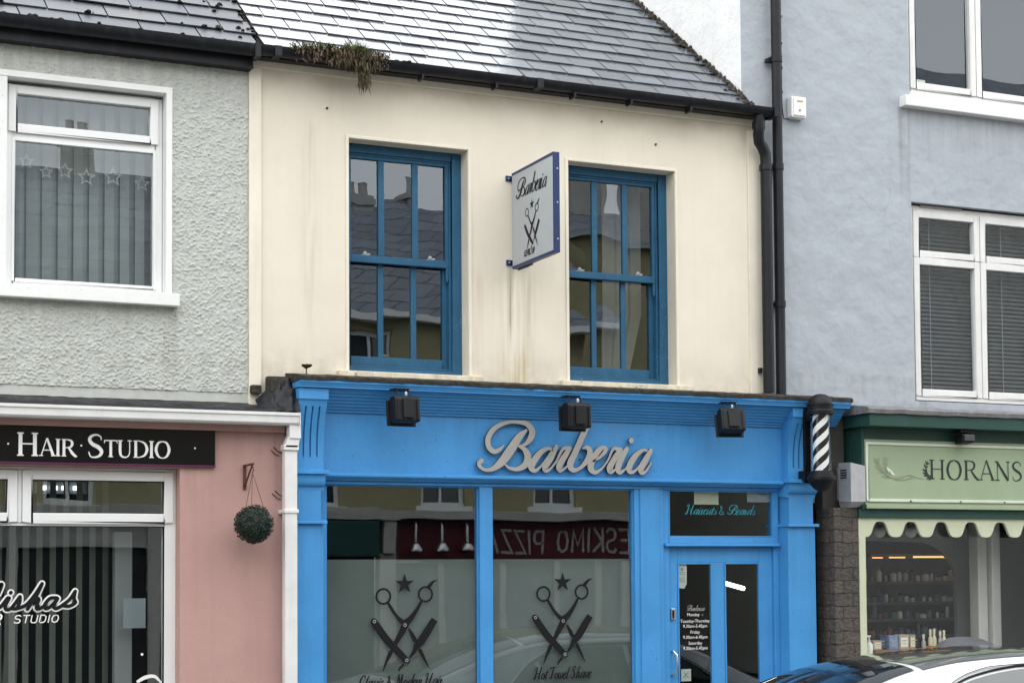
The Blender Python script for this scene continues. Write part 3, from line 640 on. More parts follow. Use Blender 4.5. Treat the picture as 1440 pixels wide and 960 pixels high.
for i in range(nx+1):
    for j in range(nz+1):
        x = 1.3+i*(3.172-1.3)/nx; z = 3.21+j*(5.62-3.21)/nz
        if LWx0-.005 < x < LWx1+.03 and LWz0-.08 < z < LWz1+.03: continue
        if x < LWx0+.03 and LWz0-.08 < z < LWz1+.03: continue
        vid[i,j] = len(vv); vv.append((x, dash_y(x,z)-.006, z))
for (i,j) in list(vid):
    q = [(i,j),(i+1,j),(i+1,j+1),(i,j+1)]
    if all(k_ in vid for k_ in q): ff.append(tuple(vid[k_] for k_ in q))
m.raw(vv, ff)
# ragged lower edge of the dash coat
e = M()
obj('wall', m, MT['dash'], gh, smooth=True)
m = M()      # smooth white surround round the opening
m.prism_y([(LWx1,LWz0-.02),(LWx1+.042,LWz0-.02),(LWx1+.042,LWz1+.042),(1.2,LWz1+.042),(1.2,LWz1),(LWx1,LWz1)], -.022, .03)
m.box(1.3, LWx0, -.021, .03, LWz0-.02, LWz1-.002)
m.face([(LWx1,.03,LWz0),(LWx1,.03,LWz1),(LWx1,.14,LWz1),(LWx1,.14,LWz0)]); m.face([(1.2,.03,LWz1),(LWx1,.03,LWz1),(LWx1,.14,LWz1),(1.2,.14,LWz1)])
m.face([(LWx0,.03,LWz0),(LWx0,.03,LWz1),(LWx0,.14,LWz1),(LWx0,.14,LWz0)])
obj('window_surround', m, MT['white'], gh, bevel=.004)
obj('window_sill', M().box(LWx0-.09, 2.677, -.085, .10, 3.775, 3.86), MT['white'], gh, bevel=.007)
w = obj('window', M().frame(LWx0+.003, LWx1-.003, 3.862, LWz1-.02, .05, .085, .15, .045, .05).box(LWx0+.053,LWx1-.053,.086,.15,4.868,4.905), MT['upvc'], gh, bevel=.004)
obj('opening_light', M().frame(1.562,2.562,4.905,5.215,.055,.066,.13), MT['upvc'], w, bevel=.006)
obj('glazing_bead', M().frame(1.588,2.55,3.905,4.868,.022,.08,.118), MT['upvc'], w, bevel=.003)
for x in (1.66, 2.44): obj('drain_cap', M().box(x-.022,x+.022,.062,.09,3.886,3.893), MT['upvc2'], w)
obj('pane', M().pane(1.617,2.507,4.96,5.16,.105), MT['g_upvc'], w)
obj('pane', M().pane(1.61,2.528,3.927,4.846,.105), MT['g_upvc'], w)
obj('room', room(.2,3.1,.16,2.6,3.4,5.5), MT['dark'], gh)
m = M()
for i in range(11):
    x = 1.50+i*.105; d = .028
    m.raw([(x,.30-d,3.86),(x+.118,.30+d*.4,3.86),(x+.118,.30+d*.4,5.23),(x,.30-d,5.23),(x+.06,.285-d,3.86),(x+.06,.285-d,5.23)],[(0,4,5,3),(4,1,2,5)])
bl = obj('window_blind', m, MT['blind'], None, smooth=False); tag(bl, 'closed grey vertical blind behind the white upstairs window of the grey house', 'blind')
sg = thing('star_garland', 'string of pale outline stars hanging inside the upstairs window of the grey house', 'garland', (2.0,.2,4.5))
for i,(x,z,r) in enumerate([(1.70,4.74,.055),(1.83,4.68,.05),(1.955,4.70,.06),(2.10,4.67,.065),(2.28,4.69,.07),(2.48,4.66,.06)]):
    m = M(); star(m, P2((0,.2+.004*i,0)), x, z, r, r*.45, .66); obj('star', m, MT['greyvinyl'], sg)
m = M(); m.tube([(1.6,.205,4.83)]+[(1.6+i*.1,.205,4.83-.012*math.sin(i*1.9)) for i in range(1,10)], .0015, 5); obj('string', m, MT['greyvinyl'], sg)
# roof, gutter
m = M(); slates(m, -6, 3.235, EY, EZ-.012, PITCH, 22, .40, .235, thick=.010, jit=.012, lift=.011, gap=.005)
obj('roof', m, MT['slate_old'], gh)
m = M(); a = math.tan(PITCH)
m.face([(-6,EY,EZ-.04),(3.23,EY,EZ-.04),(3.23,EY+4.2,EZ-.04+4.2*a),(-6,EY+4.2,EZ-.04+4.2*a)])
m.face([(-6,EY+8.4,EZ-.04),(3.23,EY+8.4,EZ-.04),(3.23,EY+4.2,EZ-.04+4.2*a),(-6,EY+4.2,EZ-.04+4.2*a)])
obj('roof_deck', m, MT['moss'], gh)
def gutter_prof(y0, z0, w=.115, h=.075):
    out = [(y0-w*.5+w*.5*math.cos(math.pi+math.pi*i/10), z0+h*math.sin(math.pi+math.pi*i/10)) for i in range(11)]
    inn = [(y0-w*.5+(w*.5-.008)*math.cos(-math.pi*i/10), z0+(h-.008)*math.sin(-math.pi*i/10)) for i in range(11)]
    return out+inn
g = obj('gutter', M().prism_x(gutter_prof(-.115, 5.598, .12, .075), -6, 3.19).box(3.16,3.20,-.24,-.11,5.51,5.605), MT['black'], gh, smooth=True)
obj('fascia_board', M().box(-6,3.18,-.11,-.085,5.46,5.60).box(-6,3.18,-.085,.0,5.462,5.48), MT['black'], gh)
def moss_clumps(pts, rmin, rmax):
    m = M()
    for (x,y,z) in pts:
        r = random.uniform(rmin, rmax); n = 7
        prof = [(r*.9,0),(r,.25*r),(r*.75,.6*r),(r*.3,.85*r)]
        off = len(m.v); m.lathe(prof, (x,y,z-.004), n)
        for i in range(off, len(m.v)):
            v = Vector(m.v[i]); m.v[i] = tuple(v+Vector((random.uniform(-1,1),random.uniform(-1,1),random.uniform(-.5,.5)))*r*.3)
    return m
pts = [(random.uniform(1.3,3.2), -.17+random.uniform(-.05,.03), 5.60) for _ in range(70)]
pts += [(random.choice([2.98,3.02,3.1,3.2,3.22,3.24])+random.uniform(-.03,.03), EY+q*math.cos(PITCH), EZ+q*math.sin(PITCH)+.01) for q in [random.uniform(0,1.3) for _ in range(26)]]
pts += [(random.uniform(1.2,3.2), EY+q*math.cos(PITCH)-.01, EZ+q*math.sin(PITCH)+.012) for q in [.235*random.randint(0,5)+random.uniform(-.02,.02) for _ in range(36)]]
tag(obj('moss', moss_clumps(pts, .006, .022), MT['moss'], gh, smooth=True), kind='stuff')

# ================================================================ CREAM BUILDING
cb = thing('terraced_house', 'cream painted two storey house with two blue sash windows over the barber shop', 'house', (5.3,3,0))
WZ0, WZ1 = 3.395, 5.07
W1 = (3.912, 4.835); W2 = (5.66, 6.583)
m = M(); m.wall(3.172, 7.395, 2.9, 5.62, 0, [(W1[0],W1[1],WZ0,WZ1),(W2[0],W2[1],WZ0,WZ1)], .0005)
m.face([(7.395,0,2.9),(7.395,.3,2.9),(7.395,.3,5.6),(7.395,0,5.6)])
obj('wall', m, MT['cream'], cb)
m = M()
for a_, b_ in (W1, W2):
    d = .27
    m.face([(a_,0,WZ0),(a_,0,WZ1),(a_,d,WZ1),(a_,d,WZ0)]); m.face([(b_,0,WZ0),(b_,d,WZ0),(b_,d,WZ1),(b_,0,WZ1)]); m.face([(a_,0,WZ1),(b_,0,WZ1),(b_,d,WZ1),(a_,d,WZ1)]); m.face([(a_,0,WZ0),(a_,d,WZ0),(b_,d,WZ0),(b_,0,WZ0)])
obj('window_reveal', m, MT['reveal'], cb)
m = M()
m.box(3.174, 3.262, -.026, .02, 3.0, 5.497); m.box(7.245, 7.3935, -.022, .02, 3.0, 5.46)
m.box(3.174, 7.394, -.030, .02, 5.497, 5.60)
for a_, b_ in (W1, W2):
    m.box(a_-.026, a_-.002, -.010, .01, WZ0, WZ1+.022); m.box(b_+.002, b_+.026, -.010, .01, WZ0, WZ1+.022); m.box(a_-.002, b_+.002, -.010, .01, WZ1+.001, WZ1+.022)
obj('plaster_band', m, MT['creamtrim'], cb, bevel=.004)
for a_, b_ in (W1, W2):
    obj('window_sill', M().box(a_-.095, b_+.10, -.055, .10, 3.352, 3.394), MT['sill'], cb, bevel=.006)
m = M()
for x_, z_ in ((3.75,5.27),(6.42,5.27),(5.95,5.40)): m.tube([(x_,-.012,z_),(x_,.0,z_-.002)], .008, 7)
tag(obj('nail', m, MT['rust'], cb), kind='stuff')
def sash_window(dx):
    def fr(x0,x1,z0,z1,w,y0,y1,wt=None,wb=None): return M().frame(x0+dx,x1+dx,z0,z1,w,y0,y1,wt,wb)
    w = obj('window', fr(3.86,4.836,3.397,5.068,.08,.125,.25,.062,.045).frame(3.94+dx,4.756+dx,3.442,5.006,.014,.14,.19), MT['sash'], cb, bevel=.004)
    up = fr(3.944,4.752,4.214,5.003,.036,.150,.185,.034,.052)
    for a_, b_ in ((4.190,4.237),(4.455,4.502)): up.box(a_+dx,b_+dx,.154,.182,4.266,4.969)
    for s in (0,1):
        x = (4.722 if s else 3.946)+dx
        up.prism_y([(x,4.214),(x+.028,4.214),(x+.028,4.165),(x+.020,4.150),(x+.022,4.125),(x+.008,4.100),(x,4.13)], .152, .183)
    obj('upper_sash', up, MT['sash'], w, bevel=.004)
    lo = fr(3.944,4.752,3.444,4.262,.044,.192,.228,.045,.088)
    for a_, b_ in ((4.200,4.243),(4.457,4.500)): lo.box(a_+dx,b_+dx,.196,.224,3.532,4.217)
    obj('lower_sash', lo, MT['sash'], w, bevel=.004)
    for i,(a_, b_) in enumerate(((3.98,4.190),(4.237,4.455),(4.502,4.716))):
        t = (random.uniform(-.002,.002), random.uniform(-.002,.002))
        obj('pane', M().raw([(a_+dx,.17+t[0],4.266),(b_+dx,.17-t[0],4.266),(b_+dx,.17-t[0]+t[1],4.969),(a_+dx,.17+t[0]+t[1],4.969)],[(0,1,2,3)]), MT['g_sash'], w)
    for i,(a_, b_) in enumerate(((3.988,4.200),(4.243,4.457),(4.500,4.708))):
        t = (random.uniform(-.002,.002), random.uniform(-.002,.002))
        obj('pane', M().raw([(a_+dx,.21+t[0],3.532),(b_+dx,.21-t[0],3.532),(b_+dx,.21-t[0]+t[1],4.217),(a_+dx,.21+t[0]+t[1],4.217)],[(0,1,2,3)]), MT['g_sash'], w)
    for x in (4.10, 4.61):
        cm = M(); cm.box(x-.03+dx,x+.03+dx,.186,.205,4.264,4.276); cm.lathe([(.014,0),(.018,.01),(.012,.022),(.005,.028)],(x+dx,.194,4.274),10); cm.box(x-.005+dx,x+.04+dx,.188,.2,4.277,4.287)
        obj('sash_catch', cm, MT['upvc2'], w, bevel=.002)
sash_window(0); sash_window(1.748)
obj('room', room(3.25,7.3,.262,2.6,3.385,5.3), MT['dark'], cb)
m = M()
for s in range(15):
    for j in range(2): pass
xs = [6.16+i*.024 for i in range(15)]
v = [(x, .42+.022*math.sin(i*1.25)+(.02 if z < 4 else 0), z) for z in (3.4,3.62,3.8,4.0,4.6,5.05) for i,x in enumerate([q-(.0 if z > 3.9 else (3.95-z)*.25*((q-6.16)/.34)) for q in xs])]
n = len(xs); m.raw(v, [(j*n+i,j*n+i+1,(j+1)*n+i+1,(j+1)*n+i) for j in range(5) for i in range(n-1)])
tag(obj('net_curtain', m, MT['net'], None, smooth=True), 'white net curtain hanging at the right side inside the right blue sash window', 'curtain')
# roof
m = M(); slates(m, 3.24, 7.205, EY, EZ, PITCH, 22, .285, .215, thick=.008, jit=.005, lift=.007, gap=.005)
obj('roof', m, MT['slate_new'], cb)
m = M()
m.face([(3.23,EY,EZ-.025),(7.208,EY,EZ-.025),(7.208,EY+4.2,EZ-.025+4.2*a),(3.23,EY+4.2,EZ-.025+4.2*a)])
m.face([(3.23,EY+8.4,EZ-.025),(7.208,EY+8.4,EZ-.025),(7.208,EY+4.2,EZ-.025+4.2*a),(3.23,EY+4.2,EZ-.025+4.2*a)])
obj('roof_deck', m, MT['moss'], cb)
m = M()      # mortar fillet against the gable
for i in range(60):
    q = i*.075; r = random.uniform(.018,.038)
    m.lathe([(r*.8,-.02),(r,.0),(r*.8,.02),(r*.3,.034)], (7.205+random.uniform(-.022,.006), EY+q*math.cos(PITCH), EZ+q*math.sin(PITCH)+.012), 7)
for i in range(len(m.v)):
    m.v[i] = tuple(Vector(m.v[i])+Vector((random.uniform(-1,1),random.uniform(-1,1),random.uniform(-1,1)))*.009)
obj('mortar_fillet', m, MT['felt'], cb, smooth=True)
obj('fascia_board', M().box(3.19,7.40,-.115,-.03,5.545,5.602), MT['black'], cb)
m = M(); m.prism_x(gutter_prof(-.118, 5.60, .12, .062), 3.20, 7.385)
for x in (4.40,4.98,5.62,6.10,6.62): m.box(x,x+.018,-.20,-.112,5.505,5.56)
for x in (3.3,5.3): m.box(x,x+.05,-.242,-.115,5.533,5.602)
m.box(7.36,7.40,-.245,-.112,5.53,5.605)
obj('gutter', m, MT['black'], cb, smooth=True)
m = M(); m.tube([(7.265,-.16,5.56),(7.265,-.16,5.44),(7.268,-.145,5.40),(7.29,-.12,5.345),(7.335,-.10,5.31),(7.362,-.095,5.26),(7.366,-.095,5.20),(7.364,-.095,3.36)], .044, 14)
for z in (5.13,): m.tube([(7.364,-.095,z),(7.364,-.095,z+.045)], .052, 14)
m.tube([(7.268,-.15,5.44),(7.268,-.15,5.50)], .052, 14); m.box(7.31,7.33,-.06,-.02,3.52,3.56)
obj('downpipe', m, MT['black'], cb, smooth=True)
# weeds in the gutter
wd = thing('gutter_weed', 'clump of withered brown weed spilling over the left end of the cream house gutter', 'plant', (3.8,-.2,5.55))
def blades(n, xr, ymid, zr, lr, droop, w):
    m = M()
    for _ in range(n):
        x = random.uniform(*xr); x0 = x
        f = 1-abs((x-(xr[0]+xr[1])/2)/((xr[1]-xr[0])/2))**2*.5
        y = ymid+random.uniform(-.05,.05); z = random.uniform(*zr); L_ = random.uniform(*lr)*f
        dx, dy = random.uniform(-.5,.5), random.uniform(-.6,.2); dz = droop+random.uniform(-.5,.5)
        d = Vector((dx,dy,dz)).normalized(); p0 = Vector((x,y,z)); p1 = p0+d*L_*.5; p2 = p1+(d+Vector((0,-.2,-.7))).normalized()*L_*.5
        s = Vector((random.uniform(-1,1),random.uniform(-1,1),random.uniform(-.3,.3))).normalized()*w*random.uniform(.5,1.4)
        m.raw([p0-s,p0+s,p1+s*.8,p1-s*.8,p2],[(0,1,2,3),(3,2,4)])
    return m
b1 = blades(1500, (3.42,4.14), -.22, (5.575,5.635), (.015,.075), .05, .005); b2 = blades(330, (3.72,4.06), -.25, (5.51,5.60), (.02,.09), -.9, .0045)
b1.raw(b2.v, b2.f); b3 = blades(130, (3.90,3.98), -.26, (5.40,5.55), (.04,.13), -1.6, .005); b1.raw(b3.v, b3.f)
obj('dead_stems', b1, MT['deadgrass'], wd)
b4 = blades(300, (3.44,4.12), -.25, (5.52,5.62), (.02,.07), -.7, .007); obj('withered_leaves', b4, MT['deadgrass2'], wd)
b5 = blades(240, (3.78,4.0), -.2, (5.60,5.63), (.05,.13), 1.6, .0035); b5.raw(*[(lambda q: (q.v, q.f))(blades(520, (3.55,4.08), -.21, (5.60,5.645), (.015,.05), .8, .005))][0]); tag(obj('green_blades', b5, MT['greengrass'], wd), kind='stuff')
pts = [(random.uniform(3.3,4.3), -.2+random.uniform(-.04,.03), 5.60) for _ in range(60)] + [(random.uniform(4.3,7.2), -.18, 5.602) for _ in range(22)]
pts += [(7.19-abs(random.gauss(0,.03)), EY+q*math.cos(PITCH), EZ+q*math.sin(PITCH)+.01) for q in [random.uniform(0,3.4) for _ in range(70)]]
tag(obj('moss', moss_clumps(pts, .008, .026), MT['moss'], cb, smooth=True), kind='stuff')

# ================================================================ BLUE-GREY BUILDING
bg = thing('terraced_house', 'tall blue grey rendered house with white gable above the green shop', 'house', (9.2,4,0))
GX, GH = 7.215, 7.87
TW = (8.86,10.40,5.96,7.32); BW = (8.86,10.40,3.36,5.03)
m = M(); m.wall(GX, 14, 2.5, GH, 0.012, [TW,BW], .13); m.face([(14,0.012,0),(14,4.8,0),(14,4.8,GH),(14,0.012,GH)])
obj('wall', m, MT['bluegrey'], bg)
m = M(); m.face([(GX,0.012,5.0),(GX,4.8,5.0),(GX,4.8,GH),(GX,2.4,10.03),(GX,0.012,GH)]); obj('gable_wall', m, MT['gable'], bg)
m = M(); m.raw([(GX-.02,-.15,GH-.10),(14.1,-.15,GH-.10),(14.1,2.4,10.06),(GX-.02,2.4,10.06),(GX-.02,4.95,GH-.10),(14.1,4.95,GH-.10)],[(0,1,2,3),(3,2,5,4)])
obj('roof', m, MT['oppslate'], bg)
def bg_window(h, mz, low):
    x0,x1,z0,z1 = h[0]+.003,h[1]-.003,h[2]+.003,h[3]-.003
    w = obj('window', M().frame(x0,x1,z0,z1,.055,.075,.14,.05,.05), MT['upvc2'], bg, bevel=.004)
    zs = [(z0+.05, mz-.002),(mz+.002, z1-.05)] if low else [(z0+.05,z1-.05)]
    xm = 9.615
    for (xa,xb) in ((x0+.055,xm-.004),(xm+.004,x1-.055)):
        for (za,zb) in zs:
            obj('casement', M().frame(xa,xb,za,zb,.058,.066,.12), MT['upvc2'], w, bevel=.005)
            obj('pane', M().pane(xa+.058,xb-.058,za+.058,zb-.058,.10), MT['g_upvc'], w)
    if low:
        obj('trickle_vent', M().box(8.99,9.42,.058,.075,5.005,5.022), MT['greyvinyl'], w, bevel=.002)
        mm = M(); mm.frame(x0,x1,z0,z1,.012,.068,.08); obj('gasket', mm, MT['rubber'], w)
bg_window(TW, 0, False); bg_window(BW, 4.58, True)
obj('window_sill', M().box(TW[0]-.10, TW[1]+.10, -.075, .10, 5.815, 5.905).box(TW[0]-.0,TW[1],-.02,.09,5.906,5.96), MT['white'], bg, bevel=.008)
obj('room', room(8.5,10.9,.15,2.5,5.6,7.6), MT['dark'], bg)
obj('room', room(8.5,10.9,.15,2.5,3.2,5.3), MT['dark'], bg)
vb = thing('venetian_blind', 'dark horizontal slat blind behind the lower white window of the blue grey house', 'blind', (9.6,.22,3.4))
m = M()
for i in range(44):
    z = 3.44+i*.036; m.raw([(8.9,.20,z-.008),(10.36,.20,z-.008),(10.36,.226,z+.012),(8.9,.226,z+.012),(8.9,.212,z+.005),(10.36,.212,z+.005)],[(0,1,5,4),(4,5,2,3)])
obj('slats', m, MT['venetian'], vb)
m = M()
for x in (9.18, 9.95): m.tube([(x,.198,3.43),(x,.198,5.02)], .003, 6)
obj('ladder_cord', m, MT['greyvinyl'], vb)
m = M(); m.box(9.02,9.14,.13,.145,6.066,6.10); 
tag(obj('white_box', M().box(9.0,9.14,.155,.20,6.07,6.125).box(9.02,9.12,.15,.156,6.085,6.11), MT['paper'], None, bevel=.003), 'small white box standing inside the upper left window of the blue grey house', 'box')
m = M(); m.tube([(7.492,-.075,7.8),(7.492,-.075,3.33)], .040, 14)
for z in (6.02, 5.15, 4.05): m.tube([(7.492,-.075,z),(7.492,-.075,z+.05)], .047, 14); m.box(7.43,7.55,-.06,.0,z+.01,z+.04)
obj('downpipe', m, MT['black'], bg, smooth=True)
ab = thing('alarm_box', 'small white alarm box on the blue grey wall beside the black downpipe', 'alarm', (7.71,0,5.6))
obj('case', M().box(7.640,7.782,-.062,.012,5.600,5.772), MT['upvc'], ab, bevel=.012)
obj('cover', M().box(7.655,7.770,-.072,-.060,5.614,5.758), MT['upvc'], ab, bevel=.006)
obj('label_strip', M().box(7.685,7.742,-.0755,-.0715,5.726,5.738), mat('amber_label',(.5,.36,.10),.5,.05), ab)
m = M(); m.lathe([(.012,0),(.012,.004),(.006,.008)],(0,0,0),12); m.v = [(7.712+x, -.0715-z, 5.66+y) for x,y,z in m.v]; obj('keyhole', m, MT['steel'], ab)
m = M(); m.tube([(7.585,-.004,7.5),(7.583,-.004,6.6),(7.585,-.004,5.72),(7.590,-.006,5.63),(7.60,-.010,5.592),(7.64,-.015,5.59)], .0055, 7)
for z in (5.8,6.0,6.2,6.42,6.6,6.8): m.box(7.575,7.593,-.012,.012,z,z+.015)
obj('cable', m, MT['black'], ab, smooth=True)

# ================================================================ PINK HAIR STUDIO
ps = thing('shopfront', 'pink rendered hair studio shopfront with white plastic window', 'shopfront', (1.5,-.1,0))
PY = -.12
m = M(); m.wall(-6, 3.40, 0, 3.06, PY, [(-1.6,2.670,.62,2.672)], .13); m.face([(3.40,PY,0),(3.40,.05,0),(3.40,.05,3.06),(3.40,PY,3.06)])
obj('wall', m, MT['pink'], ps)
def dirty(o): return o
w = obj('window', M().frame(-1.55,2.669,.62,2.670,.076,-.01,.07,.018,.06).box(-1.47,2.592,-.005,.06,2.283,2.302), MT['upvc'], ps, bevel=.004)
for x0, x1 in ((1.655,2.650),(.63,1.625),(-.40,.60)):
    obj('top_light', M().frame(x0,x1,2.306,2.648,.062,-.026,.05), MT['upvc'], w, bevel=.007)
    obj('gasket', M().frame(x0+.062,x1-.062,2.368,2.586,.006,-.012,.02), MT['rubber'], w)
    obj('pane', M().pane(x0+.064,x1-.064,2.370,2.584,.015), MT['g_upvc'], w)
for x in (1.640,.615): obj('mullion', M().box(x-.012,x+.012,-.012,.05,2.304,2.65), MT['upvc'], w, bevel=.002)
obj('pane', M().pane(-1.49,2.592,.68,2.282,.02), MT['g_upvc'], w)
obj('gasket', M().frame(-1.49,2.594,.68,2.284,.007,.008,.03), MT['rubber'], w)
obj('window_sill', M().box(-1.7,2.72,-.19,-.0,.56,.62), MT['white'], ps, bevel=.006)
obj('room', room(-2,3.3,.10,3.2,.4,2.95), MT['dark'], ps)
pl = P2((0,.014,0))
c0 = 5.332
def aw(pts):   # traced from the lettering: pixels -> metres on the pane
    out = []
    for cx, cy, wd_ in pts:
        px, py = cx/c0, 780+cy/c0
        out.append((1.520+(px)*(2.022-1.520)/110, 1.907-(py-820)*(1.907-1.639)/58+.0014*px*.0, wd_*.00086))
    return out
AI = [[(-70,330,1),(-30,270,1),(5,222,1),(14,226,1),(-10,290,1)],[(-60,400,1),(0,392,1),(60,320,1)],[(70,322,1),(42,380,1),(50,408,1),(88,395,1),(150,312,1)],[(80,284,1),(83,280,1)],
      [(150,312,1),(148,350,1),(128,398,1),(98,404,1)],[(128,402,1),(195,375,1),(260,300,1),(314,216,1)],[(314,216,1),(275,300,1),(205,408,1)],[(228,372,1),(268,330,1),(290,336,1),(272,385,1),(282,408,1),(322,390,1)],
      [(425,325,1),(375,328,1),(335,375,1),(342,405,1),(380,388,1),(432,330,1)],[(432,330,1),(402,385,1),(418,406,1),(452,392,1)],[(452,392,1),(520,340,1),(565,276,1)],[(562,280,1),(556,335,1),(566,362,1),(522,388,1),(478,386,1)]]
m = M()
for s in AI: ribbon(m, pl, aw([(a_,b_,52) for a_,b_,_ in s]))
obj('window_lettering', m, MT['whitevinyl'], w)
m = M(); sans(m, pl, 'R', 1.485, 1.642, .062, .011, 10, .95, .25); obj('window_lettering', m, MT['whitevinyl'], w)
m = M(); sans(m, pl, 'STUDIO', 1.612, 1.650, .048, .0068, 20, 1.2, .22); obj('window_lettering', m, MT['whitevinyl'], w)
m = M(); pl2 = P2((0,.009,0))
for s in AI: ribbon(m, pl2, aw([(a_,b_,27) for a_,b_,_ in s]))
obj('window_lettering', m, MT['blackmatt'], w, label='black brush script core of the window lettering')
m = M(); ribbon(m, pl, [(2.42,1.245,.02),(2.47,1.27,.025),(2.53,1.275,.022),(2.575,1.235,.012)])
obj('window_lettering', m, MT['whitevinyl'], w)
m = M(); disc(m, pl, 2.447, 1.425, .009); obj('sticker', m, MT['whitevinyl'], w)
# striped vertical blind inside the salon
m = M()
for i in range(41):
    x = -1.3+i*.0885
    m.raw([(x,.32,.7),(x+.046,.35,.7),(x+.046,.35,2.62),(x,.32,2.62)],[(0,1,2,3)])
tag(obj('window_blind', m, MT['saloncurtain'], None), 'pale vertical blind strips hanging open behind the hair studio window', 'blind')
m = M(); m.box(2.30,2.42,.20,.29,.62,2.25)
tag(obj('inner_post', m, MT['dimgrey'], None, bevel=.01), 'grey post standing just inside the right end of the hair studio window', 'post')
lt = thing('ceiling_light', 'row of lit white ceiling panels seen through the top light of the hair studio window', 'light', (2.1,1.5,2.6))
for i in range(4): obj('panel', M().box(1.995+i*.083, 2.045+i*.083, 1.49, 1.51, 2.598, 2.628), MT['ledwhite'], lt)
m = M(); m.box(1.95,2.35,1.515,1.53,2.57,2.66); obj('housing', m, MT['dimgrey'], lt)
tag(obj('paper_notice', M().box(2.33,2.48,.06,.063,1.60,1.80), mat('blue_grey_notice',(.22,.25,.27),.8), None), 'pale paper notice inside the right end of the hair studio window', 'notice')
# lead covered top
m = M(); nx_, rows = 170, [(.02,3.150),(-.03,3.128),(-.09,3.118),(-.15,3.108),(-.22,3.095),(-.275,3.075),(-.285,3.045)]
v = []
for j,(y,z) in enumerate(rows):
    for i in range(nx_+1):
        x = 0+i*3.30/nx_
        b_ = noise.noise(Vector((x*5,j*.8,3)))*.014+noise.noise(Vector((x*17,j*1.5,8)))*.006
        v.append((x, y+b_*.5, z+b_))
m.raw(v, [(j*(nx_+1)+i,j*(nx_+1)+i+1,(j+1)*(nx_+1)+i+1,(j+1)*(nx_+1)+i) for j in range(len(rows)-1) for i in range(nx_)])
v = []; n1_, n2_ = 26, 14            # crumpled upstand against the blue cornice end
for j in range(n2_+1):
    for i in range(n1_+1):
        s_, t_ = i/n1_, j/n2_
        x = 3.20+.27*s_; z = 3.065+(.09+.15*min(1,s_*1.7))*t_; y = -.24+.16*t_-.03*s_
        b_ = noise.noise(Vector((x*16,z*16,2)))*.03+abs(noise.noise(Vector((x*24,z*9,5))))*.022
        v.append((x+b_*.3, y-b_, z+b_*.4))
m.raw(v, [(j*(n1_+1)+i,j*(n1_+1)+i+1,(j+1)*(n1_+1)+i+1,(j+1)*(n1_+1)+i) for j in range(n2_) for i in range(n1_)])
obj('lead_flashing', m, MT['lead'], ps, smooth=True)
m = M(); m.box(-3,3.45,-.20,PY-.002,3.02,3.062); obj('soffit', m, MT['lead'], ps)
m = M()
m.box(3.175,3.25,-.085,-.028,3.20,3.262); m.box(3.285,3.46,-.10,-.03,3.19,3.325); m.box(3.30,3.40,-.14,-.1,3.2,3.30)
obj('brick_ends', m, MT['felt'], ps, bevel=.012)
# white gutter and square downpipe
m = M(); m.prism_x([(-.175,2.972),(-.285,2.972),(-.300,2.985),(-.302,3.030),(-.312,3.034),(-.312,3.054),(-.296,3.054),(-.288,2.985),(-.18,2.985)], -3, 3.452)
m.box(3.452,3.457,-.314,-.175,2.970,3.056)
obj('gutter', m, MT['upvc2'], ps, bevel=.002)
m = M(); m.box(3.386,3.468,-.285,-.205,2.88,2.972)
m.prism_y([(3.386,2.90),(3.468,2.90),(3.450,2.815),(3.352,2.815)], -.275, -.195)
m.box(3.350,3.456,-.275,-.185,2.80,2.84); m.box(3.360,3.448,-.262,-.19,0,2.80)
for z in (2.37,1.0): m.box(3.352,3.456,-.270,-.12,z,z+.028)
obj('downpipe', m, MT['upvc2'], ps, bevel=.006)
# fascia sign
hs = thing('shop_sign', 'long black sign with white HAIR STUDIO lettering on the pink shopfront', 'sign', (1.5,PY,2.69))
obj('board', M().box(-1.2,2.905,PY-.028,PY-.001,2.694,2.928), MT['blackgloss'], hs, bevel=.003)
obj('edge_strip', M().box(-1.2,2.907,PY-.032,PY-.001,2.682,2.6935), MT['purple'], hs)
obj('drip_mould', M().box(-1.2,3.39,PY-.05,PY-.001,2.929,2.972), MT['pink'], hs)
m = M(); pl = P2((0,PY-.0285,0)); z0 = 2.732
x = serif(m, pl, 'H', 1.600, z0, .150, .92, 1.15)
for ch in 'AIR': x = serif(m, pl, ch, x+.001, z0+.002, .112, .88, 1.15)
obj('lettering', m, MT['whitevinyl'], hs); m = M(); x = 2.052
x = serif(m, pl, 'S', x, z0, .150, 1.0, 1.15)
for ch in 'TUDIO': x = serif(m, pl, ch, x-.001, z0+.004, .112, .93, 1.15)
obj('lettering', m, MT['whitevinyl'], hs)
for x in (2.010, 2.765, 1.545):
    m = M(); disc(m, pl, x, z0+.075, .006); obj('dot', m, MT['whitevinyl'], hs)
# hanging ball
bk = thing('wall_bracket', 'small rusty triangular bracket on the pink wall holding the green ball', 'bracket', (3.12,PY,2.6))
m = M(); m.box(3.105,3.125,PY-.014,PY-.001,2.535,2.705); m.box(3.106,3.124,PY-.22,PY-.014,2.690,2.703); m.tube([(3.115,PY-.20,2.690),(3.115,PY-.012,2.56)], .006, 8)
m.tube([(3.115,PY-.20,2.690),(3.115,PY-.215,2.675),(3.118,PY-.22,2.655),(3.112,PY-.21,2.64)], .004, 8)
obj('arm', m, MT['rust'], bk, bevel=.002)
tb = thing('topiary_ball', 'dark green artificial leaf ball hanging on wires from the rusty bracket', 'topiary', (3.125,PY-.21,2.155))
m = M(); C_ = Vector((3.122,PY-.21,2.290)); RB = .128
m.lathe([(RB*.86*math.sin(math.pi*i/12)+.0005, -RB*.86*math.cos(math.pi*i/12)) for i in range(13)], C_, 20)
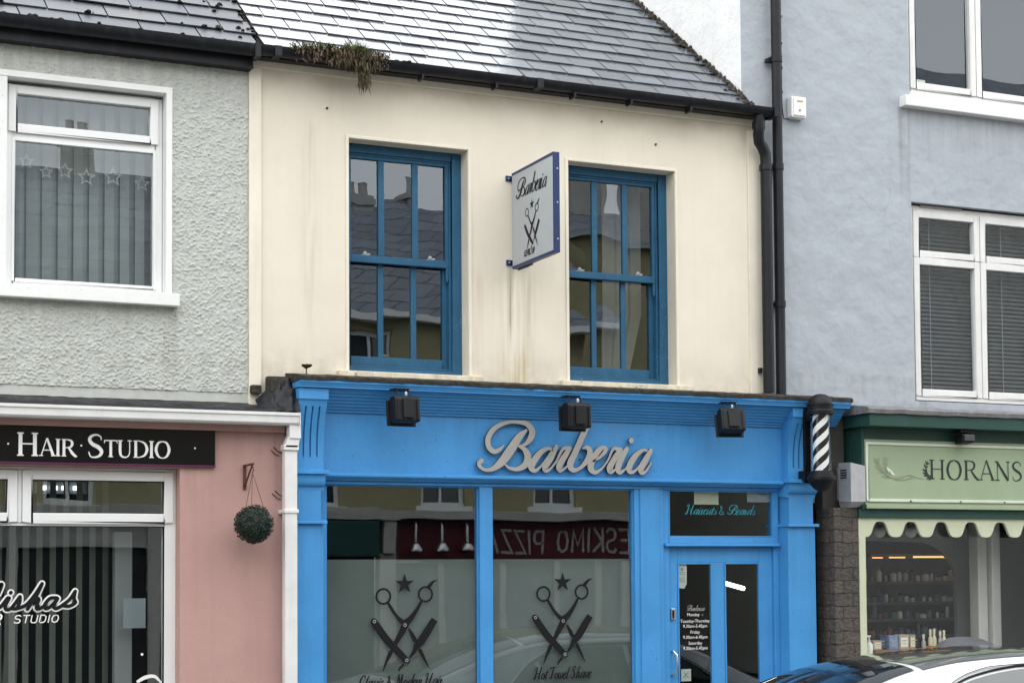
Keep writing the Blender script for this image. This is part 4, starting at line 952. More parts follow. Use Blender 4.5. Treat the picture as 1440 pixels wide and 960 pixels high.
for _ in range(2600):
    d = Vector((random.gauss(0,1),random.gauss(0,1),random.gauss(0,1))).normalized(); p = C_+d*RB*(random.uniform(.84,1.03)+.09*noise.noise(d*2.6+Vector((3,1,2)))+(random.uniform(.0,.12) if random.random() < .06 else 0))
    t1 = d.orthogonal().normalized(); t1.rotate(Matrix.Rotation(random.uniform(0,6.28),3,d)); t2 = d.cross(t1)
    u = (t1+d*random.uniform(-.1,.7)).normalized(); s_ = random.uniform(.007,.012)
    m.raw([p-u*s_, p+t2*s_*.55, p+u*s_+d*.003, p-t2*s_*.55],[(0,1,2,3)])
obj('leaves', m, MT['leafdark'], tb)
m = M()
for k_ in range(3):
    an = 2.2+k_*2.09; m.tube([(3.113,PY-.21,2.64),(3.122+.075*math.cos(an),PY-.21+.06*math.sin(an),2.39)], .0018, 6)
obj('hanging_wire', m, MT['rust'], tb)
m = M()
for x,z in ((3.33,2.78),(3.35,2.80),(3.34,2.48),(3.36,2.50)): m.tube([(x-.03,PY-.004,z+.03),(x,PY-.01,z),(x+.03,PY-.004,z-.01)], .003, 5)
obj('loose_wire', m, MT['blackmatt'], ps)

# ================================================================ BLUE BARBER SHOPFRONT
bs = thing('shopfront', 'bright blue timber barber shopfront with fluted brackets and two display windows', 'shopfront', (5.6,-.15,0))
BL = MT['blue']
def pilaster(x0, w=.2, name='pilaster'):
    x1 = x0+w
    p = obj(name, M().box(x0,x1,-.15,.15,.32,2.30).box(x0+.016,x1-.016,-.15,.15,2.326,2.56).box(x0-.01,x1+.01,-.175,.15,0,.32), BL, bs, bevel=.004)
    obj('neck_ledge', M().box(x0-.012,x1+.022,-.180,.15,2.301,2.3255), BL, p, bevel=.005)
    # cove under the capital
    cv = [(-.150+0*0,2.54)]
    prof = [(.15,2.56),(-.150,2.53),(-.152,2.56)]+[(-.152-.035*math.sin(i*math.pi/12)*1.0, 2.56+.05*(1-math.cos(i*math.pi/12))) for i in range(1,7)]+[(-.19,2.645),(.15,2.645)]
    cap = M().prism_x(prof, x0, x1+.006)
    cap.box(x0-.018,x1+.028,-.212,.15,2.6455,2.674)
    obj('capital', cap, BL, p, bevel=.003)
    cur = [(-.165,2.6745),(-.165,2.80),(-.168,2.88),(-.178,2.95),(-.198,3.02),(-.222,3.08),(-.242,3.13),(-.250,3.156)]
    def prof2(off=0.): return [(.15,2.6745)]+[(y+(off if 2.76 < z < 3.13 else 0), z) for y,z in cur]+[(.15,3.156)]
    def dense(off):
        out = []
        pts = catmull([(y,z) for y,z in cur], 5)
        for y,z in pts:
            e = off if 2.765 < z < 3.105 else 0
            out.append((y+e, z))
        return [(.15,2.6745)]+out+[(.15,3.156)]
    cs = M(); xs = [x0, x0+.045,x0+.058, x0+.094,x0+.107, x0+.143,x0+.156, x1]
    for i in range(7):
        off = .020 if i % 2 else 0
        pr = dense(off); n = len(pr); xa, xb = xs[i], xs[i+1]
        cs.raw([(xa,y,z) for y,z in pr]+[(xb,y,z) for y,z in pr], [(q,(q+1)%n,n+(q+1)%n,n+q) for q in range(n-1)])
        if i % 2:      # groove cheeks
            p0 = dense(0)
            for xx in (xa, xb):
                for q in range(n-1):
                    if pr[q] != p0[q] or pr[q+1] != p0[q+1]:
                        cs.raw([(xx,)+p0[q],(xx,)+p0[q+1],(xx,)+pr[q+1],(xx,)+pr[q]],[(0,1,2,3)])
    for xx in (x0,x1):
        pr = dense(0); cs.raw([(xx,y,z) for y,z in pr], [tuple(range(len(pr)))])
    obj('fluted_bracket', cs, BL, p)
    obj('bracket_block', M().box(x0-.006,x1+.006,-.262,.15,3.1565,3.236), BL, p, bevel=.004)
pilaster(3.468); pilaster(7.485, .255)
XA, XB = 3.668, 7.485
obj('fascia_panel', M().box(XA,XB,-.075,.0,2.665,3.11), BL, bs)
# stepped moulding under the cornice
prof = [(0,3.09),(-.095,3.09),(-.095,3.108),(-.110,3.108)]
y, z = -.110, 3.108
for i in range(6):
    prof += [(y-.004,z+.014),(y-.012,z+.018),(y-.022,z+.020)]; y -= .024; z += .0205
prof += [(y,3.237),(0,3.237)]
obj('cornice_moulding', M().prism_x(prof, XA+.001, XB-.001), BL, bs)
obj('cornice_moulding', M().prism_x(prof, 7.746, 7.985), BL, bs)
m = M(); m.prism_x([(-.02,3.238),(-.284,3.238),(-.284,3.248),(-.292,3.256),(-.292,3.262),(-.303,3.270),(-.303,3.290),(-.02,3.290)], 3.452, 8.0)
c = obj('cornice', m, BL, bs, bevel=.002)
v = []; m = M(); nn = 150
for j,(y,z) in enumerate([(-.315,3.284),(-.318,3.306),(-.30,3.318),(-.2,3.333),(-.1,3.345),(-.0,3.356)]):
    for i in range(nn+1):
        x = 3.44+i*4.565/nn; b_ = noise.noise(Vector((x*9,y*9,1)))*.006+noise.noise(Vector((x*30,y*20,5)))*.004
        v.append((x,y+b_*.6,z+b_+.004))
m.raw(v, [(j*(nn+1)+i,j*(nn+1)+i+1,(j+1)*(nn+1)+i+1,(j+1)*(nn+1)+i) for j in range(5) for i in range(nn)])
for xx in (3.441, 8.004): m.raw([(xx,-.315,3.284),(xx,-.31,3.318),(xx,0,3.36),(xx,0,3.284)],[(0,1,2,3)])
obj('cornice_felt', m, MT['felt'], bs, smooth=True)
# frieze mouldings over the windows
m = M(); m.prism_x([(.0,2.612),(-.085,2.612),(-.085,2.622),(-.110,2.628),(-.125,2.640),(-.125,2.655),(-.105,2.664),(-.0,2.664)], XA+.001, XB-.001)
obj('frieze_rail', m, BL, bs, bevel=.002)
m = M()
m.box(XA+.001,6.40,-.055,.06,2.586,2.611); m.box(6.401,XB-.001,-.040,.06,2.586,2.6115)
m.box(XA+.001,3.725,-.03,.06,.0,2.5855); m.box(4.895,4.998,-.045,.06,.0,2.5855); m.box(6.176,6.425,-.045,.06,.0,2.5855); m.box(6.4255,6.487,-.02,.06,.0,2.5855)
m.box(6.22,6.385,-.058,-.044,.5,2.585)
m.box(7.437,XB-.001,-.02,.06,.0,2.5855)
m.box(6.4875,7.4365,-.025,.06,2.172,2.221); m.box(6.440,7.47,-.062,-.0205,2.150,2.1715)
m.box(3.7255,4.8945,-.05,.06,.0,.62); m.box(4.9985,6.1755,-.05,.06,.0,.62)
fr = obj('frame', m, BL, bs, bevel=.004)
def glazing(name, x0, x1, z0, z1, y=0.0):
    d = obj(name, M().frame(x0,x1,z0,z1,.010,-.022,.004), BL, bs, bevel=.002)
    obj('pane', M().pane(x0+.005,x1-.005,z0+.005,z1-.005,y), MT['g_shop'], d); return d
d1 = glazing('display_window', 3.7255, 4.8945, .6205, 2.5855); d2 = glazing('display_window', 4.9985, 6.1755, .6205, 2.5855); d3 = glazing('fanlight', 6.4875, 7.4365, 2.2215, 2.5855, .004)
for d, x0, x1 in ((d1,3.727,4.893),(d2,5.0,6.174)):
    obj('frosted_film', M().pane(x0,x1,.625,2.056,.022), MT['film'], d)
gp = P2((0,-.0012,0)); LK = .00100
m = M(); logo(m, gp, 4.317, 1.585, LK); obj('logo_sticker', m, MT['blackmatt'], d1)
logo_pins(P2((0,-.0052,0)), 4.317, 1.585, LK, d1)
m = M(); script(m, gp, 'Classic & Modern Hair', 3.985, 1.155, .040, wk=1.1, xs=.86); obj('window_lettering', m, MT['blackmatt'], d1)
m = M(); logo(m, gp, 5.577, 1.592, LK*.985); obj('logo_sticker', m, MT['blackmatt'], d2)
logo_pins(P2((0,-.0052,0)), 5.577, 1.592, LK*.985, d2)
m = M(); script(m, gp, 'Hot Towel Shave', 5.345, 1.168, .042, wk=1.1, xs=.84); obj('window_lettering', m, MT['blackmatt'], d2)
m = M(); script(m, P2((0,.0025,0)), 'Haircuts & Beards', 6.655, 2.400, .036, wk=.95, xs=1.10); obj('window_lettering', m, MT['teal'], d3)
# door
dr = obj('door', M().box(6.489,6.572,.006,.05,.01,2.148).box(7.316,7.435,.006,.05,.01,2.148).box(6.881,6.992,.006,.05,.26,2.024).box(6.5722,7.3158,.006,.05,2.0242,2.148).box(6.5722,7.3158,.006,.05,.01,.26), BL, bs, bevel=.004)
m = M(); m.frame(6.573,6.880,.261,2.023,.011,-.000,.02); m.frame(6.993,7.315,.261,2.023,.011,-.000,.02); obj('glazing_bead', m, BL, dr, bevel=.002)
for x0,x1 in ((6.578,6.875),(6.998,7.310)): obj('pane', M().pane(x0,x1,.266,2.018,.012), MT['g_shop'], dr)
m = M(); m.box(6.505,6.541,-.012,.006,1.585,1.675); obj('lock', m, MT['chrome'], dr, bevel=.006)
m = M(); m.box(6.517,6.529,-.02,-.0115,1.60,1.66); obj('lock_slot', m, MT['blackmatt'], dr, bevel=.003)
m = M(); m.tube([(6.513,.006,1.345),(6.513,-.03,1.345),(6.528,-.05,1.32),(6.532,-.052,1.26),(6.528,-.05,1.19),(6.513,-.03,1.165),(6.513,.006,1.165)], .009, 10); obj('handle', m, MT['chrome'], dr, smooth=True)
m = M(); dp = P2((0,.0105,0)); script(m, dp, 'Barberia', 6.655, 1.652, .021, wk=.8, xs=.98); obj('window_lettering', m, MT['greyvinyl'], dr)
m = M()
for s_, z_, h_ in (('Monday  -',1.612,.026),('Tuesday-Thursday',1.562,.026),('9.30am-5.45pm',1.523,.026),('Friday',1.477,.026),('9.30am-6.45pm',1.438,.026),('Saturday',1.392,.026),('9.30am-5.45pm',1.353,.026)):
    m = M(); btext(m, dp, s_, 6.728, z_, h_); obj('opening_hours', m, MT['whitevinyl'], dr)
obj('room', room(3.5,8.05,.065,3.4,.0,3.0), MT['dark'], bs)
nt_ = thing('paper_notice', 'white torn paper notice at the top left of the door glass', 'notice', (6.62,.02,1.8))
obj('sheet', M().prism_y([(6.578,1.830),(6.640,1.825),(6.662,1.862),(6.664,2.0),(6.652,2.014),(6.578,2.016)], .018, .020), MT['paper'], nt_)
m = M()
for z_ in (1.95,1.935,1.905,1.89,1.875): m.box(6.598,6.645,.0165,.0175,z_,z_+.005)
m.box(6.612,6.632,.0165,.0175,1.965,1.985); obj('print', m, MT['greyvinyl'], nt_)
st = thing('paper_notice', 'small white square sticker low on the left door glass', 'notice', (6.65,.02,1.1))
obj('sheet', M().box(6.603,6.690,.018,.020,1.112,1.205), MT['paper'], st)
m = M(); ribbon(m, P2((0,.0172,0)), [(6.62,1.14,.006),(6.645,1.165,.008),(6.668,1.178,.005)]); ribbon(m, P2((0,.0170,0)), [(6.63,1.18,.006),(6.65,1.15,.006),(6.67,1.14,.005)]); obj('print', m, MT['greyvinyl'], st)
cd = thing('card_notice', 'cream card hanging inside the glass above the barber shop door', 'notice', (6.85,.03,2.48))
obj('sheet', M().box(6.745,6.963,.028,.032,2.485,2.590), MT['creampaper'], cd)
obj('edge', M().box(6.743,6.965,.026,.0279,2.478,2.4848), MT['paper'], cd)
ft = thing('fluorescent_light', 'lit white fluorescent tube seen through the right glass of the blue door', 'light', (7.56,.8,1.85))
m = M(); m.tube([(7.478,.82,1.862),(7.655,.78,1.812)], .018, 10); obj('tube', m, MT['tube'], ft, smooth=True)
m = M(); m.tube([(7.46,.84,1.868),(7.67,.79,1.81)], .010, 8); obj('batten', m, MT['paper'], ft)

# big fixed letters "Barberia" (traced strokes)
BT = {'B': [[(450,168,18),(405,212,46),(345,305,58),(292,378,52),(238,424,32),(187,437,20),(150,416,22),(142,390,26),(160,374,28)],
            [(302,270,8),(276,298,24),(238,312,30),(204,276,34),(205,214,34),(250,150,30),(328,115,22),(398,112,22),(458,126,34),(490,172,42),(478,222,38),(440,264,20),(398,275,9)],
            [(398,275,9),(440,300,34),(460,350,46),(442,402,42),(390,430,28),(340,424,18),(310,400,10)]],
 'a': [[(622,300,14),(592,290,22),(542,320,36),(497,380,44),(482,420,42),(507,441,25),(545,412,14),(590,352,12),(628,296,14)],[(652,277,26),(615,348,42),(578,410,42),(577,438,32),(602,436,15),(640,392,12),(668,345,10)]],
 'r': [[(622,416,9),(650,378,13),(676,324,16),(697,292,20),(723,286,24),(742,288,26)],[(741,288,24),(720,321,35),(685,378,40),(668,416,42),(674,440,28),(698,432,15),(723,410,11),(748,385,8)]],
 'b': [[(866,118,42),(830,198,40),(772,328,42),(742,398,44),(760,437,32),(808,424,22),(858,370,36),(878,312,38),(858,282,28),(828,288,10)]],
 'e': [[(898,378,11),(948,346,18),(984,302,28),(972,281,24),(938,302,36),(892,370,44),(882,428,42),(912,454,25),(958,426,14),(998,372,10)]],
 'r2': [[(964,422,9),(1002,366,13),(1025,312,16),(1042,288,20),(1065,292,24),(1090,296,26)],[(1088,297,24),(1065,328,35),(1027,391,40),(1010,429,42),(1018,452,28),(1046,438,15),(1071,416,11),(1092,393,8)]],
 'i': [[(1130,292,30),(1096,350,42),(1068,420,42),(1078,454,30),(1112,438,14),(1148,392,10)],[(1161,234,34),(1163,231,34)]],
 'a2': [[(1270,302,14),(1240,300,22),(1190,340,38),(1152,400,42),(1144,440,36),(1168,454,22),(1210,420,14),(1268,332,12)],[(1298,302,28),(1260,370,42),(1228,428,42),(1232,456,30),(1260,448,16),(1300,388,9)]]}
bl_ = thing('sign_lettering', 'raised grey script lettering reading Barberia on the blue fascia', 'sign', (5.56,-.075,2.7))
bp = P2((0,-.095,0))
for ch in ('B','a','r','b','e','r2','i','a2'):
    m = M()
    for s_ in BT[ch]:
        ribbon(m, bp, [(4.847+(a_-130)*1.452/1180, 3.055-(b_-110)*.379/350+(a_-130)*.0295/1180, w_*.00118) for a_,b_,w_ in s_], .020)
    obj('letter', m, [MT['letter'], MT['letterside']], bl_)
m = M()
for x_,z_ in ((5.0,2.75),(5.2,2.85),(5.45,2.78),(5.7,2.8),(5.95,2.78),(6.2,2.78)): m.tube([(x_,-.096,z_),(x_,-.074,z_)], .006, 8)
obj('stud', m, MT['letterside'], bl_)
# three floodlights
def flood(x, z, tilt, turn, label):
    t = thing('floodlight', label, 'floodlight', (x,-.30,z), R(turn), 'floodlights under the blue cornice')
    m = M(); m.prism_x([(-.075,-.105),(.055,-.105),(.050,.075),(.020,.10),(-.05,.10),(-.075,.075)], -.105, .105); b_ = M()
    Mx = Matrix.Translation((0,-.12,-.16)) @ Matrix.Rotation(R(tilt),4,'X')
    tr = lambda mm: setattr(mm, 'v', [tuple(Mx @ Vector(p)) for p in mm.v]) or mm
    body = obj('housing', tr(m), MT['lampblack'], t, bevel=.014, local=True)
    f = M(); f.box(-.122,.122,.050,.070,-.122,.082); obj('front_frame', tr(f), MT['lampblack'], t, bevel=.008, local=True)
    g_ = M(); g_.box(-.10,.10,.0702,.072,-.10,.06); obj('lens', tr(g_), MT['car_glass'], t, local=True)
    c_ = M(); c_.box(-.045,.045,-.094,-.0745,-.08,.07)
    for i in range(4): c_.box(-.09+i*.055,-.075+i*.055,-.084,-.0746,-.095,.07)
    obj('cooling_rib', tr(c_), MT['lampblack'], t, bevel=.003, local=True)
    y_ = M()
    for s_ in (-1,1): y_.tube([(s_*.052,-.125,-.075),(s_*.052,-.11,-.02),(s_*.045,-.07,.005)], .007, 8)
    y_.box(-.06,.06,-.10,.02,-.002,.008); y_.tube([(-.06,-.12,-.085),(.06,-.12,-.085)], .012, 10)
    obj('yoke', y_, MT['lampblack'], t, local=True)
    n_ = M(); n_.tube([(.0,-.155,-.055),(.004,-.158,-.04),(.0,-.15,-.03)], .010, 8); obj('cable_gland', n_, MT['steel'], t, local=True)
    t.scale = (.9,.9,.9)
    return t
flood(4.165,3.236,-6,4,'black floodlight above the left display window, nearest the pink shop')
flood(5.500,3.236,-2,2,'black floodlight over the raised grey script lettering')
flood(6.845,3.236,-16,-14,'black floodlight turned sideways above the blue door')
# barber pole
bpz = thing('barber_pole', 'striped barber pole with black domed cap on the blue pilaster beside the door', 'barber pole', (7.63,-.42,2.57))
PX, PYY = 7.635, -.40
m = M(); m.box(7.565,7.625,-.285,-.255,2.64,3.21); m.box(7.575,7.69,-.36,-.27,3.12,3.20); m.box(7.575,7.69,-.36,-.27,2.66,2.72); m.box(7.58,7.66,-.27,-.14,2.66,2.74); m.box(7.57,7.66,-.30,-.14,3.16,3.235)
obj('mounting_plate', m, MT['blackgloss'], bpz, bevel=.006)
m = M(); m.lathe([(.092,3.165),(.104,3.17),(.106,3.195),(.098,3.205),(.100,3.235),(.104,3.238),(.104,3.25),(.095,3.255),(.088,3.285),(.066,3.312),(.034,3.326),(.004,3.33)], (PX,PYY,0), 28); obj('cap', m, MT['lampblack'], bpz, smooth=True)
m = M(); m.lathe([(.004,2.568),(.030,2.572),(.062,2.592),(.086,2.622),(.096,2.648),(.108,2.655),(.112,2.672),(.108,2.69),(.094,2.695),(.090,2.722),(.08,2.73)], (PX,PYY,0), 28); obj('base', m, MT['lampblack'], bpz, smooth=True)
m = M(); nz_, na = 40, 36; rr = .062
def bandm(x):
    return 1 if (x % 1) < .5 else 0
mats_ = [MT['whitevinyl'], MT['blackmatt']]
for i in range(nz_):
    for j in range(na):
        z0_, z1_ = 2.728+i*.44/nz_, 2.728+(i+1)*.44/nz_
        # sheared quads so that the stripe edges stay straight
        sh = lambda z: -(z-2.728)*2*math.pi/.335
        a0, a1 = 2*math.pi*j/na, 2*math.pi*(j+1)/na
        m.cur = bandm(j*3/na+1e-6) 
        m.raw([(PX+rr*math.cos(a0-sh(z0_)),PYY+rr*math.sin(a0-sh(z0_)),z0_),(PX+rr*math.cos(a1-sh(z0_)),PYY+rr*math.sin(a1-sh(z0_)),z0_),(PX+rr*math.cos(a1-sh(z1_)),PYY+rr*math.sin(a1-sh(z1_)),z1_),(PX+rr*math.cos(a0-sh(z1_)),PYY+rr*math.sin(a0-sh(z1_)),z1_)],[(0,1,2,3)])
obj('striped_drum', m, mats_, bpz, smooth=True)
m = M(); n_ = 36; m.raw([(PX+.08*math.cos(2*math.pi*k_/n_),PYY+.08*math.sin(2*math.pi*k_/n_),z_) for z_ in (2.728,3.168) for k_ in range(n_)],[(k_,(k_+1)%n_,n_+(k_+1)%n_,n_+k_) for k_ in range(n_)])
obj('glass_sleeve', m, glass('pole_sleeve', (.93,.94,.94), 1.45), bpz, smooth=True)
# fungus-like weed on the cornice
fs = thing('dry_weed', 'small brown dried stalk with a flared head on top of the blue cornice', 'weed', (3.565,-.1,3.35))
m = M(); m.tube([(3.565,-.1,3.34),(3.562,-.102,3.375),(3.566,-.1,3.392)], [.005,.004,.006], 7); obj('stalk', m, MT['rust'], fs)
m = M(); m.lathe([(.006,3.388),(.020,3.397),(.038,3.408),(.036,3.413),(.012,3.410)], (3.566,-.1,0), 11)
m.v = [tuple(Vector(p)+Vector((random.uniform(-1,1),random.uniform(-1,1),random.uniform(-1,1)))*.004) for p in m.v]; obj('head', m, MT['deadgrass'], fs)

# ================================================================ PROJECTING SIGN
sn = thing('projecting_sign', 'grey projecting barber sign in a dark blue frame between the sash windows', 'sign', (5.2,-.4,4.2))
SX0, SX1, SY0, SY1, SZ0, SZ1 = 5.174, 5.219, -.045, -.752, 4.222, 4.900
m = M(); m.box(SX0-.004,SX1,SY1-.012,SY1,SZ0-.018,SZ1+.018); m.box(SX0-.004,SX1,SY1,SY0,SZ1,SZ1+.018); m.box(SX0-.004,SX1,SY1,SY0,SZ0-.018,SZ0); m.box(SX0+.004,SX1,SY0,SY0+.012,SZ0-.018,SZ1+.018)
obj('frame', m, MT['signblue'], sn, bevel=.003)
obj('face', M().box(SX0,SX1-.006,SY1+.001,SY0-.001,SZ0+.001,SZ1-.001), MT['signface'], sn)
m = M(); m.box(5.140,5.325,-.012,-.001,4.236,4.276); m.box(5.140,5.325,-.012,-.001,4.868,4.908)
m.box(5.19,5.215,-.06,-.011,4.24,4.272); m.box(5.19,5.215,-.06,-.011,4.872,4.904)
m.box(5.215,5.225,-.30,-.045,4.195,4.2035)
obj('bracket', m, MT['signblue'], sn, bevel=.002)
m = M()
for z_ in (4.256,4.888):
    for x_ in (5.16,5.305): m.tube([(x_,-.018,z_),(x_,-.011,z_)], .007, 8)
for z_ in (4.30,4.56,4.80): m.tube([(5.20,SY1-.016,z_),(5.20,SY1-.011,z_)], .006, 8)
obj('bolt', m, MT['steel'], sn)
sp = P2((SX0-.001,-.045,0), (0,-1,0), (0,0,1), (-1,0,0))
m = M()
x0_ = .085
for ch in ('B','a','r','b','e','r2','i','a2'):
    for s_ in BT[ch]:
        ribbon(m, sp, [(.075+(a_-130)*.535/1180, 4.835-(b_-110)*.145/350+.01, w_*.00041) for a_,b_,w_ in s_])
obj('lettering', m, MT['blackmatt'], sn)
m = M(); logo(m, sp, .345, 4.465, .000455*1.15); obj('emblem', m, MT['blackmatt'], sn)
m = M(); sans(m, sp, 'LEVEL UP', .215, 4.262, .036, .0085, 14, .78); obj('lettering', m, MT['blackmatt'], sn)

# ================================================================ GREEN SHOP
gs = thing('shopfront', 'sage and dark green shopfront with scalloped valance and a dark stone pier', 'shopfront', (9,-.25,0))
obj('stone_pier', M().box(7.852,8.082,-.25,.0,0,2.452), MT['stone'], gs, bevel=.006)
obj('pier_head', M().box(7.850,8.06,-.10,.01,2.453,3.18), MT['conc'], gs)
m = M(); m.box(8.06,14,-.455,.01,3.092,3.196)
obj('canopy_board', m, MT['darkgreen'], gs, bevel=.003)
v = []; nn = 120; m = M()
for j,(y,z) in enumerate([(-.475,3.19),(-.482,3.222),(-.46,3.240),(-.25,3.265),(.0,3.30)]):
    for i in range(nn+1):
        x = 8.035+i*5.9/nn; b_ = noise.noise(Vector((x*7,y*6,4)))*.007; v.append((x,y+b_*.4,z+b_+(.0 if j else -.0)))
m.raw(v, [(j*(nn+1)+i,j*(nn+1)+i+1,(j+1)*(nn+1)+i+1,(j+1)*(nn+1)+i) for j in range(4) for i in range(nn)])
m.raw([(8.035,-.475,3.19),(8.035,-.482,3.222),(8.035,-.46,3.240),(8.035,-.25,3.265),(8.035,0,3.30),(8.035,0,3.19)],[(0,1,2,3,4,5)])
obj('lead_cap', m, MT['greyflash'], gs, smooth=True)
m = M()
for i in range(4): m.box(8.095-.0*i, 8.125, -.295+i*.076, -.295+i*.076+.073, 2.44, 3.09)
obj('side_boarding', m, MT['darkgreen'], gs, bevel=.003)
obj('soffit', M().box(8.126,14,-.295,.01,3.0,3.0915), MT['darkgreen'], gs)
ss = thing('shop_sign', 'sage green fascia sign with dark serif HORANS lettering and faded leaf emblem', 'sign', (9.5,-.30,2.45))
obj('board', M().box(8.12,13,-.300,-.2,2.475,2.998), MT['sage'], ss)
obj('border', M().frame(8.125,12.99,2.505,2.975,.020,-.312,-.3005), MT['sagetrim'], ss, bevel=.003)
obj('drip_strip', M().box(8.122,13,-.318,-.3005,2.446,2.480), MT['sage'], ss, bevel=.004)
m = M(); pl = P2((0,-.3015,0)); z0 = 2.690; x = 8.748
for ch in 'HORANS': x = serif(m, pl, ch, x, z0, .158, 1.0, 1.0) + .006
obj('lettering', m, MT['signtext'], ss)
def sprig(m, pl, pts, n, ls, w):
    ribbon(m, pl, [p+(w,) for p in pts])
    q = catmull([p+(0,) for p in pts], 8)
    for i in range(n):
        k_ = int((i+.5)/n*(len(q)-2)); a_ = q[k_]; b_ = q[k_+1]; t = Vector((b_[0]-a_[0], b_[1]-a_[1])).normalized()
        for s_ in (-1,1):
            d = Matrix.Rotation(s_*.75,2) @ t
            ribbon(m, pl, [(a_[0],a_[1],w*.6),(a_[0]+d.x*ls*.5,a_[1]+d.y*ls*.5,ls*.36),(a_[0]+d.x*ls,a_[1]+d.y*ls,.001)])
m = M(); sprig(m, pl, [(8.775,2.695),(8.725,2.715),(8.705,2.765),(8.735,2.835)], 7, .036, .006); ribbon(m, pl, [(8.70,2.735,.004),(8.745,2.70,.010),(8.80,2.697,.004)])
obj('emblem', m, MT['signtext'], ss)
m = M(); sprig(m, pl, [(8.36,2.70),(8.29,2.735),(8.245,2.79),(8.235,2.84)], 7, .044, .006); sprig(m, pl, [(8.36,2.70),(8.315,2.77),(8.325,2.86)], 5, .04, .005)
ribbon(m, pl, [(8.33,2.700,.004),(8.43,2.692,.014),(8.53,2.715,.008),(8.60,2.713,.003)]); ribbon(m, pl, [(8.40,2.678,.003),(8.50,2.682,.013),(8.60,2.702,.008),(8.69,2.690,.003)])
obj('faded_emblem', m, MT['faded'], ss)
m = M(); ribbon(m, pl, [(8.33,2.775,.01),(8.36,2.745,.03),(8.40,2.718,.012)]); obj('faded_emblem', m, MT['sagetrim'], ss)
m = M()
for x_ in (8.55,9.05,9.5): m.tube([(x_,-.3125,2.509),(x_,-.3165,2.509)], .007, 8)
obj('screw', m, MT['rust'], ss)
lf = thing('spotlight', 'small black spotlight under the dark green canopy above the sage sign', 'spotlight', (9.05,-.38,3.0), 0)
m = M(); m.box(8.975,9.115,-.425,-.33,3.065,3.0915); m.box(9.035,9.055,-.40,-.36,3.04,3.07); obj('bracket', m, MT['lampblack'], lf, bevel=.003)
m = M(); m.prism_x([(-.44,2.985),(-.33,2.975),(-.32,3.05),(-.43,3.055)], 8.985, 9.105); obj('housing', m, MT['lampblack'], lf, bevel=.010)
m = M(); m.box(8.995,9.095,-.446,-.440,2.998,3.045); obj('lens', m, MT['car_glass'], lf, bevel=.002)
obj('lower_rail', M().box(8.075,14,-.275,.0,2.374,2.445), MT['darkgreen'], gs, bevel=.004)
# valance
prof = [(8.142,2.3735),(8.142,2.222)]
xc = 8.292; per = .3025
def scallop(i):    # one arch centred at xc+i*per
    c_ = xc+i*per; out = []
    for q in range(0,25):
        t = -1+q/12; xx = c_+t*per/2
        u = abs(t)*per/2
        zz = 2.222+.124*(.5+.5*math.tanh(1.9*(math.cos(math.pi*t)-.05))/math.tanh(1.9))
        out.append((xx, zz))
    return out
pts = []
for i in range(14): pts += scallop(i)[(1 if i else 0):]
m = M(); n_ = len(pts); v = []
for y in (-.252,-.228):
    v += [(x_,y,z_) for x_,z_ in pts] + [(x_,y,2.3735) for x_,z_ in pts]
f = []
for i in range(n_-1):
    f += [(i,i+1,n_+i+1,n_+i),(2*n_+i+1,2*n_+i,3*n_+i,3*n_+i+1),(i,2*n_+i,2*n_+i+1,i+1)]
m.raw(v,f); m.box(8.084,pts[0][0],-.252,-.228,2.222,2.3735)
obj('scalloped_valance', m, MT['palesage'], gs)
wd_ = obj('window', M().box(8.084,8.146,-.256,-.1,.0,2.2215).box(9.905,9.97,-.256,-.1,.0,2.2215).box(8.1465,9.9045,-.256,-.1,.0,.70), MT['palesage'], gs, bevel=.004)
obj('pane', M().pane(8.13,9.92,.66,2.372,-.18), MT['g_green'], wd_)
obj('jamb', M().box(9.97,14,-.25,.0,.0,2.3735), MT['palesage'], gs)
obj('room', room(8.1,13,-.16,2.6,.2,2.6), MT['warmdark'], gs)
m = M()      # inner wall with an arched alcove
ax0, ax1, az1 = 8.3, 9.74, 2.24
arc = [(ax1-.42+.42*math.cos(t*math.pi/20), az1-.40+.36*math.sin(t*math.pi/20)) for t in range(0,11)]
v = arc; m.prism_y([(ax0,az1+.1),(ax0,az1-.02)]+[(ax0+.2,az1-.02)]+arc[::-1]+[(ax1,.2),(12.9,.2),(12.9,2.55),(ax0,2.55)], .62, .66)
obj('alcove_wall', m, MT['dimgrey'], gs)
obj('inner_column', M().box(9.70,9.80,.28,.40,.2,2.55).box(9.83,9.92,.25,.45,.2,2.55), MT['upvc2'], gs, bevel=.01)
for xg_, lb_ in ((8.485,'dim white ceiling globe showing in the first scallop from the stone pier'),(8.80,'dim white ceiling globe showing in the second scallop from the stone pier')):
    gl_ = thing('globe_light', lb_, 'light', (xg_,.02,2.3)); mt2 = M(); mt2.lathe([(.052*math.sin(math.pi*i/8)+.0005,-.052*math.cos(math.pi*i/8)) for i in range(9)],(xg_,.02,2.275),14)
    obj('globe', mt2, MT['upvc2'], gl_, smooth=True); obj('rod', M().tube([(xg_,.02,2.32),(xg_,.02,2.6)],.008,8), MT['upvc2'], gl_)
sl = thing('strip_light', 'warm orange strip light over the shelves in the green shop window', 'light', (9.3,.75,2.08))
m = M(); obj('lamp', M().box(9.02,9.12,.84,.86,2.064,2.072), MT['warm'], sl); obj('lamp', M().box(9.20,9.36,.84,.86,2.065,2.075), MT['warm'], sl); obj('lamp', M().box(9.46,9.86,.84,.86,2.067,2.081), MT['warm'], sl); obj('batten', M().box(9.0,9.9,.865,.9,2.06,2.10), MT['shelfwood'], sl)
sh = thing('shelf_unit', 'dark four tier shelf unit behind the glass of the green shop', 'shelf', (9.3,.9,.2))
